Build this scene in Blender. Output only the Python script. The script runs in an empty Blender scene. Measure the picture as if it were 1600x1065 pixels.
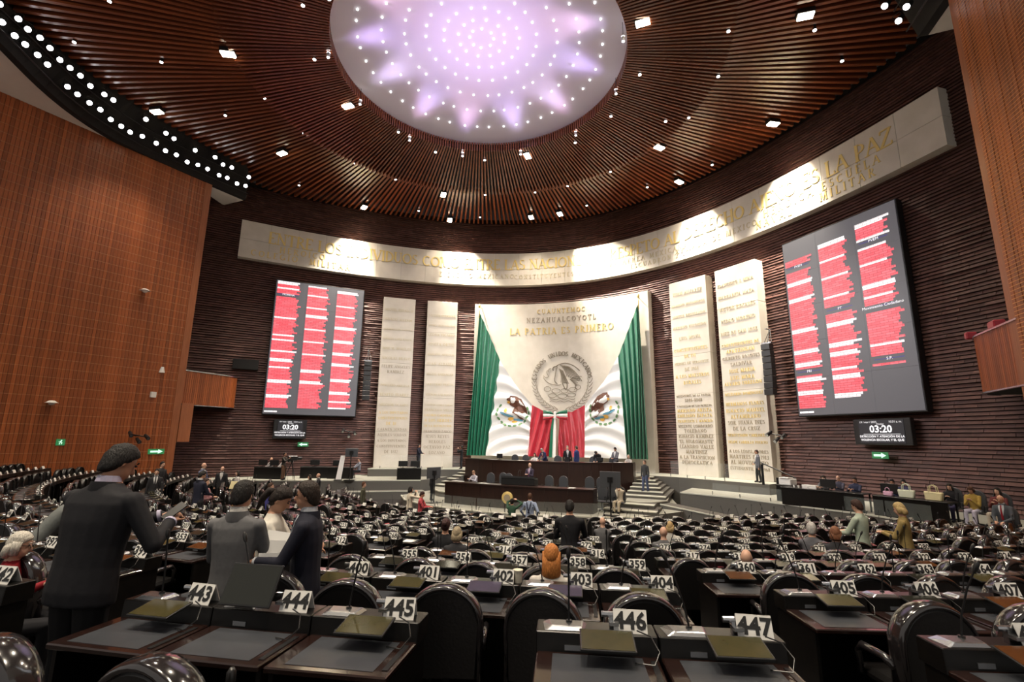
import bpy, bmesh, math, random
import numpy as np
from mathutils import Vector, Matrix
random.seed(7); rng = np.random.default_rng(7)
SC = bpy.context.scene
COL = SC.collection
PI = math.pi
# ------------------------------------------------------------------ camera
CAMX, CAMZ = 10.18, 3.75
YAW, PITCH, ROLL = -0.398, 0.197, 0.012
cd = bpy.data.cameras.new('camera'); cam = bpy.data.objects.new('camera', cd); COL.objects.link(cam)
fw = Vector((math.sin(YAW)*math.cos(PITCH), math.cos(YAW)*math.cos(PITCH), math.sin(PITCH)))
rt = Vector((math.cos(YAW), -math.sin(YAW), 0)); up = rt.cross(fw)
cr = rt*math.cos(ROLL) + up*math.sin(ROLL); cu = -rt*math.sin(ROLL) + up*math.cos(ROLL)
cam.matrix_world = Matrix(((cr.x, cu.x, -fw.x, CAMX), (cr.y, cu.y, -fw.y, 0), (cr.z, cu.z, -fw.z, CAMZ), (0, 0, 0, 1)))
cd.sensor_width = 36.0; cd.lens = 36.0*773.4/1600; cd.clip_end = 200; cd.clip_start = .05
SC.camera = cam
# ------------------------------------------------------------------ world + exposure
w = bpy.data.worlds.new('hall_ambient'); SC.world = w; w.use_nodes = True
w.node_tree.nodes['Background'].inputs[0].default_value = (1.0, .93, .86, 1)
w.node_tree.nodes['Background'].inputs[1].default_value = 0.34
vs = SC.view_settings
vs.view_transform = 'Standard'; vs.look = 'None'; vs.gamma = 1; vs.use_curve_mapping = False
vs.exposure = 0.32
SC.cycles.max_bounces = 6; SC.cycles.diffuse_bounces = 3; SC.cycles.glossy_bounces = 3; SC.cycles.transmission_bounces = 4
SC.cycles.use_denoising = True; SC.cycles.sample_clamp_indirect = 4; SC.cycles.use_light_tree = True
SC.cycles.caustics_reflective = False; SC.cycles.caustics_refractive = False
# lamp powers (the lamps themselves are built with their fixtures further down)
P_FLOOD, P_STAGE, P_WASH, P_DOME = 2500.0, 640.0, 21000.0, 440.0

# ------------------------------------------------------------------ materials
MATS = {}
def mat(name, c, rough=.5, metal=0., c2=None, scale=6., stretch=(1,1,1), bump=0., rnd=0., emit=None, es=1., spec=.5, coat=0., alpha=1., detail=3., island=0., trans=0.):
    m = bpy.data.materials.new(name); m.use_nodes = True; MATS[name] = m
    nt = m.node_tree; b = nt.nodes['Principled BSDF']; L = nt.links.new
    b.inputs['Base Color'].default_value = (*c, 1); b.inputs['Roughness'].default_value = rough; b.inputs['Metallic'].default_value = metal
    b.inputs['Specular IOR Level'].default_value = spec; b.inputs['Coat Weight'].default_value = coat; b.inputs['Coat Roughness'].default_value = .08
    b.inputs['Alpha'].default_value = alpha; b.inputs['Transmission Weight'].default_value = trans
    if emit: b.inputs['Emission Color'].default_value = (*emit, 1); b.inputs['Emission Strength'].default_value = es
    if c2 or bump or rnd or island:
        tc = nt.nodes.new('ShaderNodeTexCoord'); mp = nt.nodes.new('ShaderNodeMapping'); mp.inputs['Scale'].default_value = stretch
        L(tc.outputs['Object'], mp.inputs['Vector'])
        nz = nt.nodes.new('ShaderNodeTexNoise'); nz.inputs['Scale'].default_value = scale; nz.inputs['Detail'].default_value = detail
        L(mp.outputs['Vector'], nz.inputs['Vector'])
        out = None
        if c2:
            mx = nt.nodes.new('ShaderNodeMix'); mx.data_type = 'RGBA'
            mx.inputs[6].default_value = (*c, 1); mx.inputs[7].default_value = (*c2, 1)
            rp = nt.nodes.new('ShaderNodeMapRange'); rp.inputs[1].default_value = .3; rp.inputs[2].default_value = .7
            L(nz.outputs['Fac'], rp.inputs[0]); L(rp.outputs[0], mx.inputs[0]); out = mx.outputs[2]
        if rnd or island:
            hs = nt.nodes.new('ShaderNodeHueSaturation'); hs.inputs['Color'].default_value = (*c, 1)
            if out: L(out, hs.inputs['Color'])
            if island: ri = nt.nodes.new('ShaderNodeNewGeometry').outputs['Random Per Island']; a = island
            else: ri = nt.nodes.new('ShaderNodeObjectInfo').outputs['Random']; a = rnd
            r2 = nt.nodes.new('ShaderNodeMapRange'); r2.inputs[3].default_value = 1-a; r2.inputs[4].default_value = 1+a
            L(ri, r2.inputs[0]); L(r2.outputs[0], hs.inputs['Value']); out = hs.outputs[0]
        if out: L(out, b.inputs['Base Color'])
        if bump:
            bp = nt.nodes.new('ShaderNodeBump'); bp.inputs['Strength'].default_value = bump; bp.inputs['Distance'].default_value = .02
            L(nz.outputs['Fac'], bp.inputs['Height']); L(bp.outputs['Normal'], b.inputs['Normal'])
    return m
M = MATS
mat('brick', (.128,.058,.045), .58, c2=(.082,.036,.029), scale=2.5, bump=.5, island=.24, spec=.4)
mat('brick_single', (.128,.058,.045), .58, c2=(.082,.036,.029), scale=2.5, bump=.5, rnd=.24, spec=.4)
mat('mortar', (.012,.008,.007), .9)
mat('stone', (.68,.625,.545), .55, c2=(.60,.55,.47), scale=1.3, bump=.08, spec=.35)
mat('stone_joint', (.40,.36,.30), .8)
mat('gold_leaf', (.74,.56,.20), .42, .25)
mat('dark_letter', (.36,.30,.21), .5, .1)
mat('pale_letter', (.56,.48,.30), .45, .1)
mat('wood_wall', (.36,.105,.030), .40, c2=(.24,.062,.019), scale=3., stretch=(8,8,.35), rnd=.28, bump=.05, spec=.4)
mat('joint_glint', (.62,.36,.20), .4, c2=(.50,.26,.13), scale=4.)  # pale wood colour stands in for reflections at the left wall's slat joints
mat('wood_trim', (.36,.12,.045), .4, c2=(.27,.085,.03), scale=3., stretch=(6,6,.4))
mat('wood_wire', (.78,.32,.08), .35)
mat('ceiling_slat', (.21,.058,.022), .27, c2=(.11,.028,.011), scale=3., stretch=(.35,6,6), rnd=.22, spec=.5)
mat('void_black', (.006,.005,.005), .9)
mat('plaster', (.80,.75,.67), .85, c2=(.75,.70,.62), scale=1.1)
mat('dome_plaster', (.86,.84,.86), .8)
mat('carpet', (.020,.017,.017), .95, c2=(.014,.012,.012), scale=60.)
mat('stage_carpet', (.125,.118,.104), .95, c2=(.100,.095,.083), scale=45., bump=.15)
mat('stage_edge', (.55,.55,.47), .6)
mat('stage_floor', (.33,.33,.28), .8, c2=(.28,.28,.24), scale=30.)
mat('desk_black', (.0045,.0042,.0042), .30, c2=(.008,.007,.006), scale=14., spec=.35)
mat('desk_wood', (.020,.009,.007), .22, c2=(.012,.0055,.0045), scale=5., stretch=(1,6,6), coat=.4)
mat('desk_inset', (.040,.044,.052), .42, c2=(.028,.031,.037), scale=7.)
mat('leather', (.007,.0065,.0065), .32, c2=(.010,.009,.009), scale=40., bump=.06, spec=.55)
mat('chair_rim', (.016,.014,.015), .14, spec=.7, coat=.6)
mat('silver', (.42,.43,.45), .26, .95)
mat('chrome', (.80,.80,.82), .14, 1.)
mat('card_white', (.80,.79,.75), .38, c2=(.74,.73,.69), scale=9.)
mat('card_digit', (.012,.012,.012), .5)
mat('black_metal', (.012,.012,.013), .4, .3)
mat('black_plastic', (.012,.012,.012), .35)
mat('tablet_glass', (.016,.017,.013), .12, spec=.5)
mat('tablet_reflect_olive', (.034,.034,.014), .16, c2=(.060,.050,.020), scale=5., spec=.45)  # reflection of the ceiling wood painted into the glass colour
mat('tablet_reflect_violet', (.060,.050,.085), .16, c2=(.045,.04,.06), scale=5., spec=.45)  # violet reflection of the dome painted into the glass colour
mat('tablet_reflect_rust', (.085,.030,.008), .16, c2=(.05,.018,.006), scale=9., spec=.45)  # brown ceiling reflection painted into the glass colour
mat('glass', (.80,.90,.86), .03, alpha=.05, spec=.4)
mat('presidium_wood', (.026,.010,.007), .33, c2=(.016,.007,.005), scale=2.5, stretch=(3,3,.5), spec=.5)
mat('white_plastic', (.80,.79,.76), .4)
mat('paper', (.86,.85,.82), .7)
def emat(name, c, s, base=(.02,.02,.02)):
    return mat(name, base, .4, emit=c, es=s)
emat('lamp_white', (1,.98,1.), 14.)
emat('lamp_warm', (1,.90,.68), 26.)
emat('lamp_dot', (1,.97,.92), 9.)
emat('bulb_white', (1,.97,1.), 3.4)
emat('led_red', (1.,.075,.10), 1.05)
emat('led_white', (1.,.96,.96), 1.05)
emat('led_blue', (.10,.08,.42), .5)
emat('led_panel', (.16,.15,.165), .40, (.05,.05,.055))
emat('clock_panel', (.010,.010,.018), .5)
emat('exit_green', (.03,.30,.09), .5)
emat('exit_arrow', (.62,1.,.72), 1.1)

# ------------------------------------------------------------------ mesh building
class MB:
    def __init__(s): s.v = []; s.f = []; s.m = []; s.n = 0
    def add(s, vs_, fs, mi=0):
        o = s.n; s.v.extend([tuple(p) for p in vs_]); s.n += len(vs_)
        for f in fs: s.f.append([i+o for i in f]); s.m.append(mi)
        return s
    def box(s, x0, x1, y0, y1, z0, z1, mi=0, M_=None):
        p = [(x0,y0,z0),(x1,y0,z0),(x1,y1,z0),(x0,y1,z0),(x0,y0,z1),(x1,y0,z1),(x1,y1,z1),(x0,y1,z1)]
        if M_ is not None: p = [M_ @ Vector(q) for q in p]
        return s.add(p, [(3,2,1,0),(4,5,6,7),(0,1,5,4),(1,2,6,5),(2,3,7,6),(3,0,4,7)], mi)
    def hexa(s, lo, hi, mi=0):   # 4 lower points (ccw from above), 4 upper points
        return s.add(list(lo)+list(hi), [(3,2,1,0),(4,5,6,7),(0,1,5,4),(1,2,6,5),(2,3,7,6),(3,0,4,7)], mi)
    def loft(s, rings, mi=0, cap=True, closed=True):
        k = len(rings[0]); o = []
        for r in rings: o += list(r)
        fs = []
        for i in range(len(rings)-1):
            for j in range(k if closed else k-1):
                a = i*k+j; b = i*k+(j+1) % k
                fs.append((a, b, b+k, a+k))
        if cap:
            fs.append(tuple(reversed(range(k)))); fs.append(tuple(range((len(rings)-1)*k, len(rings)*k)))
        return s.add(o, fs, mi)
    def cyl(s, p0, p1, r0, r1=None, n=10, mi=0):
        p0 = Vector(p0); p1 = Vector(p1); r1 = r0 if r1 is None else r1
        d = (p1-p0).normalized(); a = d.orthogonal().normalized(); b = d.cross(a)
        R = lambda c, r: [c + (a*math.cos(2*PI*i/n) + b*math.sin(2*PI*i/n))*r for i in range(n)]
        return s.loft([R(p0, r0), R(p1, r1)], mi)
    def tube(s, path, r, n=6, mi=0):
        P_ = [Vector(p) for p in path]; rings = []; a = None
        for i, p in enumerate(P_):
            d = (P_[min(i+1, len(P_)-1)] - P_[max(i-1, 0)]).normalized()
            if a is None: a = d.orthogonal().normalized()
            a = (a - d*a.dot(d)).normalized(); b = d.cross(a)
            rr = r[i] if isinstance(r, (list, tuple)) else r
            rings.append([p + (a*math.cos(2*PI*j/n) + b*math.sin(2*PI*j/n))*rr for j in range(n)])
        return s.loft(rings, mi)
    def ball(s, c, rx, ry=None, rz=None, nu=10, nv=6, mi=0):
        ry = ry or rx; rz = rz or rx
        rings = [[(c[0]+rx*math.sin(t)*math.cos(2*PI*j/nu), c[1]+ry*math.sin(t)*math.sin(2*PI*j/nu), c[2]-rz*math.cos(t)) for j in range(nu)]
                 for t in [max(.05, min(PI-.05, PI*i/nv)) for i in range(nv+1)]]
        return s.loft(rings, mi)
    def prism(s, pts, z0, z1, mi=0):     # ccw outline in plan
        n = len(pts)
        return s.add([(p[0], p[1], z0) for p in pts] + [(p[0], p[1], z1) for p in pts],
                     [tuple(reversed(range(n))), tuple(range(n, 2*n))] + [(i, (i+1) % n, (i+1) % n+n, i+n) for i in range(n)], mi)
    def plate(s, pts, y0, y1, mi=0):     # outline in x,z, thickness along y (y0 front)
        n = len(pts)
        return s.add([(p[0], y0, p[1]) for p in pts] + [(p[0], y1, p[1]) for p in pts],
                     [tuple(range(n)), tuple(reversed(range(n, 2*n)))] + [(i, i+n, (i+1) % n+n, (i+1) % n) for i in range(n)], mi)
    def mesh(s, name, mats, smooth=False, bevel=0.):
        me = bpy.data.meshes.new(name); me.from_pydata(s.v, [], s.f)
        for m_ in (mats if isinstance(mats, (list, tuple)) else [mats]): me.materials.append(M[m_] if isinstance(m_, str) else m_)
        if any(s.m): me.polygons.foreach_set('material_index', s.m)
        if bevel:
            bm = bmesh.new(); bm.from_mesh(me); bmesh.ops.recalc_face_normals(bm, faces=bm.faces)
            ed = [e for e in bm.edges if len(e.link_faces) == 2 and e.calc_face_angle(0) > .6]
            bmesh.ops.bevel(bm, geom=ed, offset=bevel, segments=1, affect='EDGES', clamp_overlap=True); bm.to_mesh(me); bm.free()
        if smooth:
            me.polygons.foreach_set('use_smooth', [True]*len(me.polygons))
            if smooth != 'all':
                try: me.set_sharp_from_angle(angle=.7)
                except Exception: pass
        me.update(); return me
def link(name, me, parent=None, loc=None, rz=None):
    o = bpy.data.objects.new(name, me); COL.objects.link(o)
    if parent: o.parent = parent
    if loc is not None: o.location = loc
    if rz is not None: o.rotation_euler = (0, 0, rz)
    return o
def obj(name, mb, mats, parent=None, smooth=False, bevel=0., loc=None, rz=None):
    return link(name, mb.mesh(name, mats, smooth, bevel), parent, loc, rz)
def tag(o, label, cat, group=None):
    o['label'] = label; o['category'] = cat
    if group: o['group'] = group
    return o
def thing(name, label, cat, loc=(0,0,0), rz=0, group=None):
    o = bpy.data.objects.new(name, None); COL.objects.link(o); o.location = loc; o.rotation_euler = (0,0,rz); o.empty_display_size = .2
    return tag(o, label, cat, group)
def struct(o): o['kind'] = 'structure'; return o
def stuff(o): o['kind'] = 'stuff'; return o
def spot(name, loc, target, power, angle=60, blend=.4, color=(1,1,1), size=.08, parent=None):
    l = bpy.data.lights.new(name, 'SPOT'); l.energy = power; l.spot_size = math.radians(angle); l.spot_blend = blend; l.color = color; l.shadow_soft_size = size
    o = bpy.data.objects.new(name, l); COL.objects.link(o)
    d = (Vector(target)-Vector(loc)).normalized(); o.rotation_euler = d.to_track_quat('-Z', 'Y').to_euler(); o.location = loc
    return o
# ------------------------------------------------------------------ plan of the hall: the presidium wall is a parabola
QA, YA = .03195, 37.62           # frieze front: y = YA - QA x^2
def par(x, off=0.):              # point on the parabola moved outward by off (behind the frieze front)
    n = Vector((2*QA*x, 1.0)); n.normalize(); return Vector((x, YA-QA*x*x)) + n*off
def parn(x): n = Vector((2*QA*x, 1.0)); n.normalize(); return n
_xs = np.linspace(-27, 27, 1081); _ys = YA-QA*_xs**2
_s = np.r_[0, np.cumsum(np.hypot(np.diff(_xs), np.diff(_ys)))]; _s -= np.interp(0, _xs, _s)
def s2x(s): return float(np.interp(s, _s, _xs))
def x2s(x): return float(np.interp(x, _xs, _s))
SS = .85                         # size of a place in the rows: .66 m per desk
SEATC = (CAMX*(1-SS), 29.80)
ROW_R = [SS*(32.95-1.79*i) for i in range(11)]
ROW_Z = [1.884, 1.697, 1.493, 1.28, 1.094, .915, .762, .63, .50, .37, .24]
def floor_z(x, y):
    r = math.hypot(x-SEATC[0], y-SEATC[1])
    for R_, z in zip(ROW_R, ROW_Z):
        if r >= R_-.40: return z
    return 0.
# ================================================================== THE SETTING
# floor: front level and the curved tiers that carry the rows
mb = MB(); mb.box(-27, 27, 8, 40, -.25, 0)
fl = struct(obj('floor', mb, 'carpet'))
N = 72
def arc(r, a0=-1.15, a1=1.0, n=N): return [(SEATC[0]+r*math.sin(a0+(a1-a0)*i/n), SEATC[1]-r*math.cos(a0+(a1-a0)*i/n)) for i in range(n+1)]
for i in range(11):
    ro = (ROW_R[i-1]-.40) if i else 36.; ri = ROW_R[i]-.40
    mb = MB(); A = arc(ri); B = arc(ro)
    n = N+1
    vs_ = [(p[0],p[1],-.2) for p in A]+[(p[0],p[1],ROW_Z[i]) for p in A]+[(p[0],p[1],ROW_Z[i]) for p in B]+[(p[0],p[1],-.2) for p in B]
    fs = []
    for j in range(N):
        fs += [(j, j+1, n+j+1, n+j), (n+j, n+j+1, 2*n+j+1, 2*n+j), (2*n+j, 2*n+j+1, 3*n+j+1, 3*n+j)]
    mb.add(vs_, fs); obj('floor_tier', mb, 'carpet', fl)

# brick wall behind the presidium
WOFF = .62
mb = MB(); xs = np.linspace(-24.6, 24.2, 81)
pf = [par(x, WOFF) for x in xs]; pb = [par(x, WOFF+.5) for x in xs]
rings = [[(a.x,a.y,0),(a.x,a.y,22.6),(b.x,b.y,22.6),(b.x,b.y,0)] for a, b in zip(pf, pb)]
mb.loft(rings); wb = struct(obj('wall_back', mb, 'mortar'))
CH = .168; bricks = []
sL, sR = x2s(-24.4), x2s(24.0)
for k in range(132):
    z0 = .05+k*CH
    s = sL - rng.uniform(0, .6); cd0 = .045+.018*(k % 2)+rng.uniform(-.012,.012)
    while s < sR:
        L_ = rng.uniform(.62, .95); bricks.append((s+.004, s+L_-.004, z0+.012, z0+CH-.016, cd0+rng.uniform(-.012,.014), .03+rng.uniform(-.01,.02))); s += L_
def brick_pts(b):
    s0, s1, z0, z1, d, t = b
    x0, x1 = s2x(s0), s2x(s1)
    q = []
    for x in (x0, x1):
        n = parn(x); p = par(x, WOFF+.01)
        q.append([(p.x,p.y,z0),(p.x,p.y,z1),(p.x-n.x*(d+t+.02),p.y-n.y*(d+t+.02),z0+.004),(p.x-n.x*d,p.y-n.y*d,z1-.006)])
    return q[0]+q[1]
BF = [(2,6,7,3),(3,7,5,1),(0,4,6,2),(0,2,3,1),(4,5,7,6)]
def bkey(b):
    p = par(s2x((b[0]+b[1])/2)); z = (b[2]+b[3])/2
    vis = (13.2 < p.x < 19.5) and (2.6 < z < 16) and not (13.8 < p.x < 18.9 and 4.9 < z < 15.4)
    return ((p.x-CAMX)**2 + p.y**2 + (z-CAMZ)**2) if vis else 1e9
order = sorted(range(len(bricks)), key=lambda i: bkey(bricks[i])); near = set(order[:300])
mb = MB()
for i, b in enumerate(bricks):
    if i in near:
        q = MB(); pts = brick_pts(b); c = Vector(pts[0]); q.add([tuple(Vector(p)-c) for p in pts], BF)
        obj('brick', q, 'brick_single', wb, loc=c)
    else: mb.add(brick_pts(b), BF)
stuff(obj('brick_courses', mb, 'brick', wb))

# wood-slatted side walls
def wood_wall(name, p0, ang, length, z1, pitch, hline, hline_mat, sign):
    # p0: inner end, runs back along direction (sin ang, -cos ang); face normal towards the hall
    d = Vector((math.sin(ang), -math.cos(ang))); nrm = Vector((-d.y, d.x))*sign
    rz = math.atan2(d.y, d.x)
    e = bpy.data.objects.new(name, None)
    back = MB(); back.box(0, length, -.35, 0, 0, z1)
    if sign < 0: back = MB(); back.box(0, length, 0, .35, 0, z1)
    w_ = struct(obj(name, back, 'mortar', loc=(p0[0], p0[1], 0), rz=rz))
    y0, y1 = (0, .045) if sign > 0 else (-.045, 0)
    sm = MB(); sm.box(0, pitch*.92, y0, y1, .02, z1-.02); sme = sm.mesh('slat', 'wood_wall')
    for i in range(int(length/pitch)): link('slat', sme, w_, (i*pitch, rng.uniform(-.006,.006), 0))
    bm_ = MB(); yb = (.030,.052) if sign > 0 else (-.052,-.030)
    bm_.box(0, length, yb[0], yb[1], 0, hline[1]); bme = bm_.mesh('wire_or_glint', hline_mat)
    for i in range(1, int(z1/hline[0])): link('wire_or_glint', bme, w_, (0, 0, i*hline[0]))  # left wall: strips imitating joint reflections; right wall: orange wires
    return w_
LW = wood_wall('wall_left', (-20.36, 20.3), -math.radians(7.4), 25, 20.35, .165, (.47,.013), 'joint_glint', 1)
RW = wood_wall('wall_right', (19.14, 20.45), math.radians(7.4), 17, 20.35, .165, (.135,.020), 'wood_wire', -1)
def trim(name, x, y, rz, sx):
    mb = MB(); mb.box(-.02, .1, 0, sx, .0, 20.35); return struct(obj(name, mb, 'wood_trim', loc=(x,y,0), rz=rz))
trim('trim_1', -20.30, 20.32, math.radians(90-7.4)+PI/2, .42)
mb = MB(); mb.box(0,.06,0,.42,0,20.35); struct(obj('trim_2', mb, 'wood_trim', loc=(19.12,20.43,0), rz=math.radians(3)))
mb = MB(); mb.box(-.5,0,0,.75,3.4,5.75); struct(obj('trim_3', mb, 'wood_trim', loc=(-20.25,20.35,0)))

# plaster soffits outside the light bridges
BRL = [(-15.6,5.6),(-17.3,8.4),(-19.4,10.9),(-20.7,13.8),(-20.8,16.5),(-20.35,19.4),(-19.9,22.6)]      # lower edge, z 20.3
BRU = [(-16.4,6.4),(-17.2,8.5),(-17.8,10.1),(-18.7,12.1),(-18.95,14.7),(-19.1,17.9),(-18.75,21.6)]      # upper edge, z 22
def smooth_curve(pts, n):
    P_ = np.array(pts); t = np.r_[0, np.cumsum(np.hypot(*np.diff(P_, axis=0).T))]; t /= t[-1]
    u = np.linspace(0, 1, n); out = np.c_[np.interp(u, t, P_[:,0]), np.interp(u, t, P_[:,1])]
    for _ in range(3*max(1, n//12)): out[1:-1] = (out[:-2]+2*out[1:-1]+out[2:])/4
    return [tuple(p) for p in out]
def mir(p): return (-1.2-p[0], p[1])
for side in (0, 1):
    lo = smooth_curve(BRL, 25); hi = smooth_curve(BRU, 25)
    outer = [(-23.4,-4.0),(-23.9,-1.0),(-22.6,10.),(-21.6,20.),(-22.4,22.75)]
    ring = [(-15.6,-4.0)] + lo + [(-20.3,22.75)]
    if side: lo = [mir(p) for p in lo]; hi = [mir(p) for p in hi]; outer = [mir(p) for p in outer]; ring = [mir(p) for p in ring]
    mb = MB(); pts = ring + outer[::-1]
    if side == 0: pts = pts[::-1]
    # fan strip between the inner edge and the outer line
    k = len(ring); oi = [outer[0]]*1
    ot = []
    for i in range(k):
        f = i/(k-1)*(len(outer)-1); a = int(min(f, len(outer)-2)); u = f-a
        ot.append((outer[a][0]*(1-u)+outer[a+1][0]*u, outer[a][1]*(1-u)+outer[a+1][1]*u))
    mb.loft([[(a[0],a[1],20.32),(a[0],a[1],20.55),(b[0],b[1],20.55),(b[0],b[1],20.32)] for a, b in zip(ring, ot)])
    struct(obj('ceiling_soffit', mb, 'plaster'))
    # black band of the light bridge behind the lamps
    mb = MB(); rr = []
    for a, b in zip(lo, hi):
        n = Vector((a[0]+.6, a[1]-19)).normalized()
        rr.append([(a[0],a[1],20.25),(b[0],b[1],22.3),(b[0]+n.x*.5,b[1]+n.y*.5,22.3),(a[0]+n.x*.35,a[1]+n.y*.35,20.25)])
    mb.loft(rr)
    br = thing('light_bridge', 'black curved lighting bridge along the '+('right' if side else 'left')+' edge of the slatted ceiling', 'lighting bridge')
    obj('bridge_body', mb, 'void_black', br)
    for zf, rad in ((.12,.035),(.5,.028),(.9,.035)):
        pth = []
        for a, b in zip(lo, hi):
            n = Vector((a[0]+.6, a[1]-19)).normalized()
            pth.append((a[0]*(1-zf)+b[0]*zf-n.x*.28, a[1]*(1-zf)+b[1]*zf-n.y*.28, 20.25+2.05*zf))
        mb = MB(); mb.tube(pth, rad); obj('rail', mb, 'black_metal', br)
    if side: BR_R = (lo, hi)
    else: BR_L = (lo, hi)

# ceiling: black void, two rings of radial slats, dome
OC = (0.0, 19.68); R0, R1 = 7.34, 11.92
mb = MB(); mb.prism([(-26,-6),(26,-6),(26,41),(-26,41)], 25.4, 25.6); ce = struct(obj('ceiling', mb, 'void_black'))
ringm = MB(); n = 96
A = [(OC[0]+(R0+.12)*math.cos(2*PI*i/n), OC[1]+(R0+.12)*math.sin(2*PI*i/n)) for i in range(n)]
B = [(OC[0]+30*math.cos(2*PI*i/n), OC[1]+30*math.sin(2*PI*i/n)) for i in range(n)]
ringm.loft([[(p[0],p[1],23.2) for p in A], [(p[0],p[1],23.2) for p in B]], cap=False)
obj('ceiling_void', ringm, 'void_black', ce)
def ceil_limit(a):
    dx, dy = math.cos(a), math.sin(a)
    best = 20.5
    # parabola front minus gap
    A_ = QA*dx*dx; B_ = dy + 2*QA*OC[0]*dx; C_ = OC[1]-YA+.28
    if abs(A_) < 1e-9: r = -C_/B_ if B_ > 0 else 99
    else:
        D = B_*B_-4*A_*C_; r = (-B_+math.sqrt(D))/(2*A_)
    best = min(best, r)
    for hi in (BR_L[1], BR_R[1]):
        for p, q in zip(hi, hi[1:]):
            ex, ey = q[0]-p[0], q[1]-p[1]; det = dx*(-ey)+dy*ex
            if abs(det) < 1e-9: continue
            px, py = p[0]-OC[0], p[1]-OC[1]
            r = (px*(-ey)+py*ex)/det; u = (dx*py-dy*px)/det
            if r > 5 and -.02 <= u <= 1.02: best = min(best, r-.05)
    return best
NS = 288
sm = MB(); L_ = R1-R0
sm.hexa([(0,-.05,22.28),(L_,-.055,21.62),(L_,.055,21.62),(0,.05,22.28)], [(0,-.05,22.58),(L_,-.055,21.92),(L_,.055,21.92),(0,.05,22.58)])
si = sm.mesh('slat', 'ceiling_slat')
so = MB(); so.box(0, 1, -.06, .06, 21.84, 22.12); so = so.mesh('slat', 'ceiling_slat')
r_in = struct(link('ceiling_slat_ring', MB().box(-.1,.1,-.1,.1,24.9,25.0).mesh('hub', 'void_black'), None, (OC[0],OC[1],0)))
r_out = struct(link('ceiling_slat_field', MB().box(-.1,.1,-.1,.1,24.7,24.8).mesh('hub', 'void_black'), None, (OC[0],OC[1],0)))
for i in range(NS):
    a = 2*PI*(i+.5)/NS
    link('slat', si, r_in, (R0*math.cos(a), R0*math.sin(a), 0), a)
    r = ceil_limit(a); o = link('slat', so, r_out, ((R1+.02)*math.cos(a), (R1+.02)*math.sin(a), 0), a); o.scale = (max(.3, r-R1-.02), 1.25, 1)
# rim of short upright slats round the oculus
mb = MB()
for i in range(NS):
    a = 2*PI*(i+.5)/NS; c, s_ = math.cos(a), math.sin(a); r = R0+.02
    mb.hexa([(c*r-s_*j-c*k_, s_*r+c*j-s_*k_, 22.28) for j, k_ in ((-.05,.06),(.05,.06),(.05,-.06),(-.05,-.06))],
            [(c*r-s_*j-c*k_, s_*r+c*j-s_*k_, 22.85) for j, k_ in ((-.05,.06),(.05,.06),(.05,-.06),(-.05,-.06))])
stuff(obj('rim_slats', mb, 'ceiling_slat', r_in))
# dome
mb = MB(); rings = []
RD, HD = R0+.14, 1.3
Rs = (RD*RD+HD*HD)/(2*HD)
for t in np.linspace(0, .995, 15):
    r = RD*(1-t); z = 22.85 + math.sqrt(Rs*Rs-r*r)-(Rs-HD)
    rings.append([(OC[0]+r*math.cos(2*PI*j/72), OC[1]+r*math.sin(2*PI*j/72), z) for j in range(72)])
mb.loft(rings, cap=False); mb.add(rings[-1], [tuple(range(72))])
struct(obj('ceiling_dome', mb, 'dome_plaster', smooth='all'))
def dome_z(r): return 22.85 + math.sqrt(Rs*Rs-r*r)-(Rs-HD)
# ================================================================== LAMPS
FLOODS = [(-10.37,13.57),(-18.0,15.09),(-14.73,20.8),(-8.15,19.26),(-14.76,28.87),(-7.85,29.36),(-9.58,33.35),(-.52,27.69),(-.73,35.58),(-3.1,35.3),(8.08,19.67),(7.72,29.01),(8.53,33.8),(14.6,21.32),(14.0,29.0),
          (-14.5,8.0),(-5.5,8.2),(5.0,8.0),(12.5,11.5),(14.5,15.0),(-6.0,.6),(2.5,.2),(9.5,.4),(15.5,1.5)]
WASH = {4:(-15.8,28.9), 6:(-8.9,34.9), 8:(2.0,37.2), 12:(9.6,34.5), 14:(14.6,30.6)}
hm = MB(); hm.box(-.34,.34,-.2,.2,.06,.28); hme = hm.mesh('housing', 'black_metal')
lm = MB()
lm.box(-.30,-.02,-.17,.17,.0,.055); lm.box(.02,.30,-.17,.17,.0,.055); lme = lm.mesh('lens', 'lamp_warm')
near_txt = ['in the outer slats above the left wood wall','in the slats beside the left light bridge','in the outer slats left of the dome','just left of the dome rim','by the brick wall above the left screen','in the lower slats left of the dome centre line',
 'by the brick wall above the left pillars','at the dome rim straight above the presidium','by the brick wall above the flags, right of a pair','by the brick wall above the flags, left of a pair','at the right rim of the dome','in the slats above the right pillars','by the brick wall above the right pillars','in the outer slats near the right light bridge','by the brick wall above the right screen',
 'out over the left seats','overhead towards the back left','overhead towards the back right','overhead on the right towards the back','overhead beside the right light bridge','behind the photographer, far left','behind the photographer, left','right above the photographer','behind the photographer, right']
for i, (x, y) in enumerate(FLOODS):
    a = math.atan2(y-OC[1], x-OC[0]); r = math.hypot(x-OC[0], y-OC[1])
    z = 21.55 if r > R1 else 22.28-.66*(r-R0)/(R1-R0)-.08
    t = thing('ceiling_floodlight', 'glowing warm ceiling floodlight '+near_txt[i], 'floodlight', (x, y, z), a, 'floodlights in the slatted ceiling')
    link('housing', hme, t); link('lens', lme, t)
    tgt = (x*.93, y*.93+1.2 if y > 2 else y+7, 0)
    spot('flood_beam', (x, y, z-.05), tgt, P_FLOOD*(.9 if i not in WASH else .6)*(2.9 if y < 2 else 1), 95, .8, (1,.86,.68), .18)
    if i in WASH:
        wx, wy = WASH[i]; spot('wall_wash', (x, y, z-.05), (wx, wy, 17.2), P_WASH, 58, 1., (1,.90,.74), .12)
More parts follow.
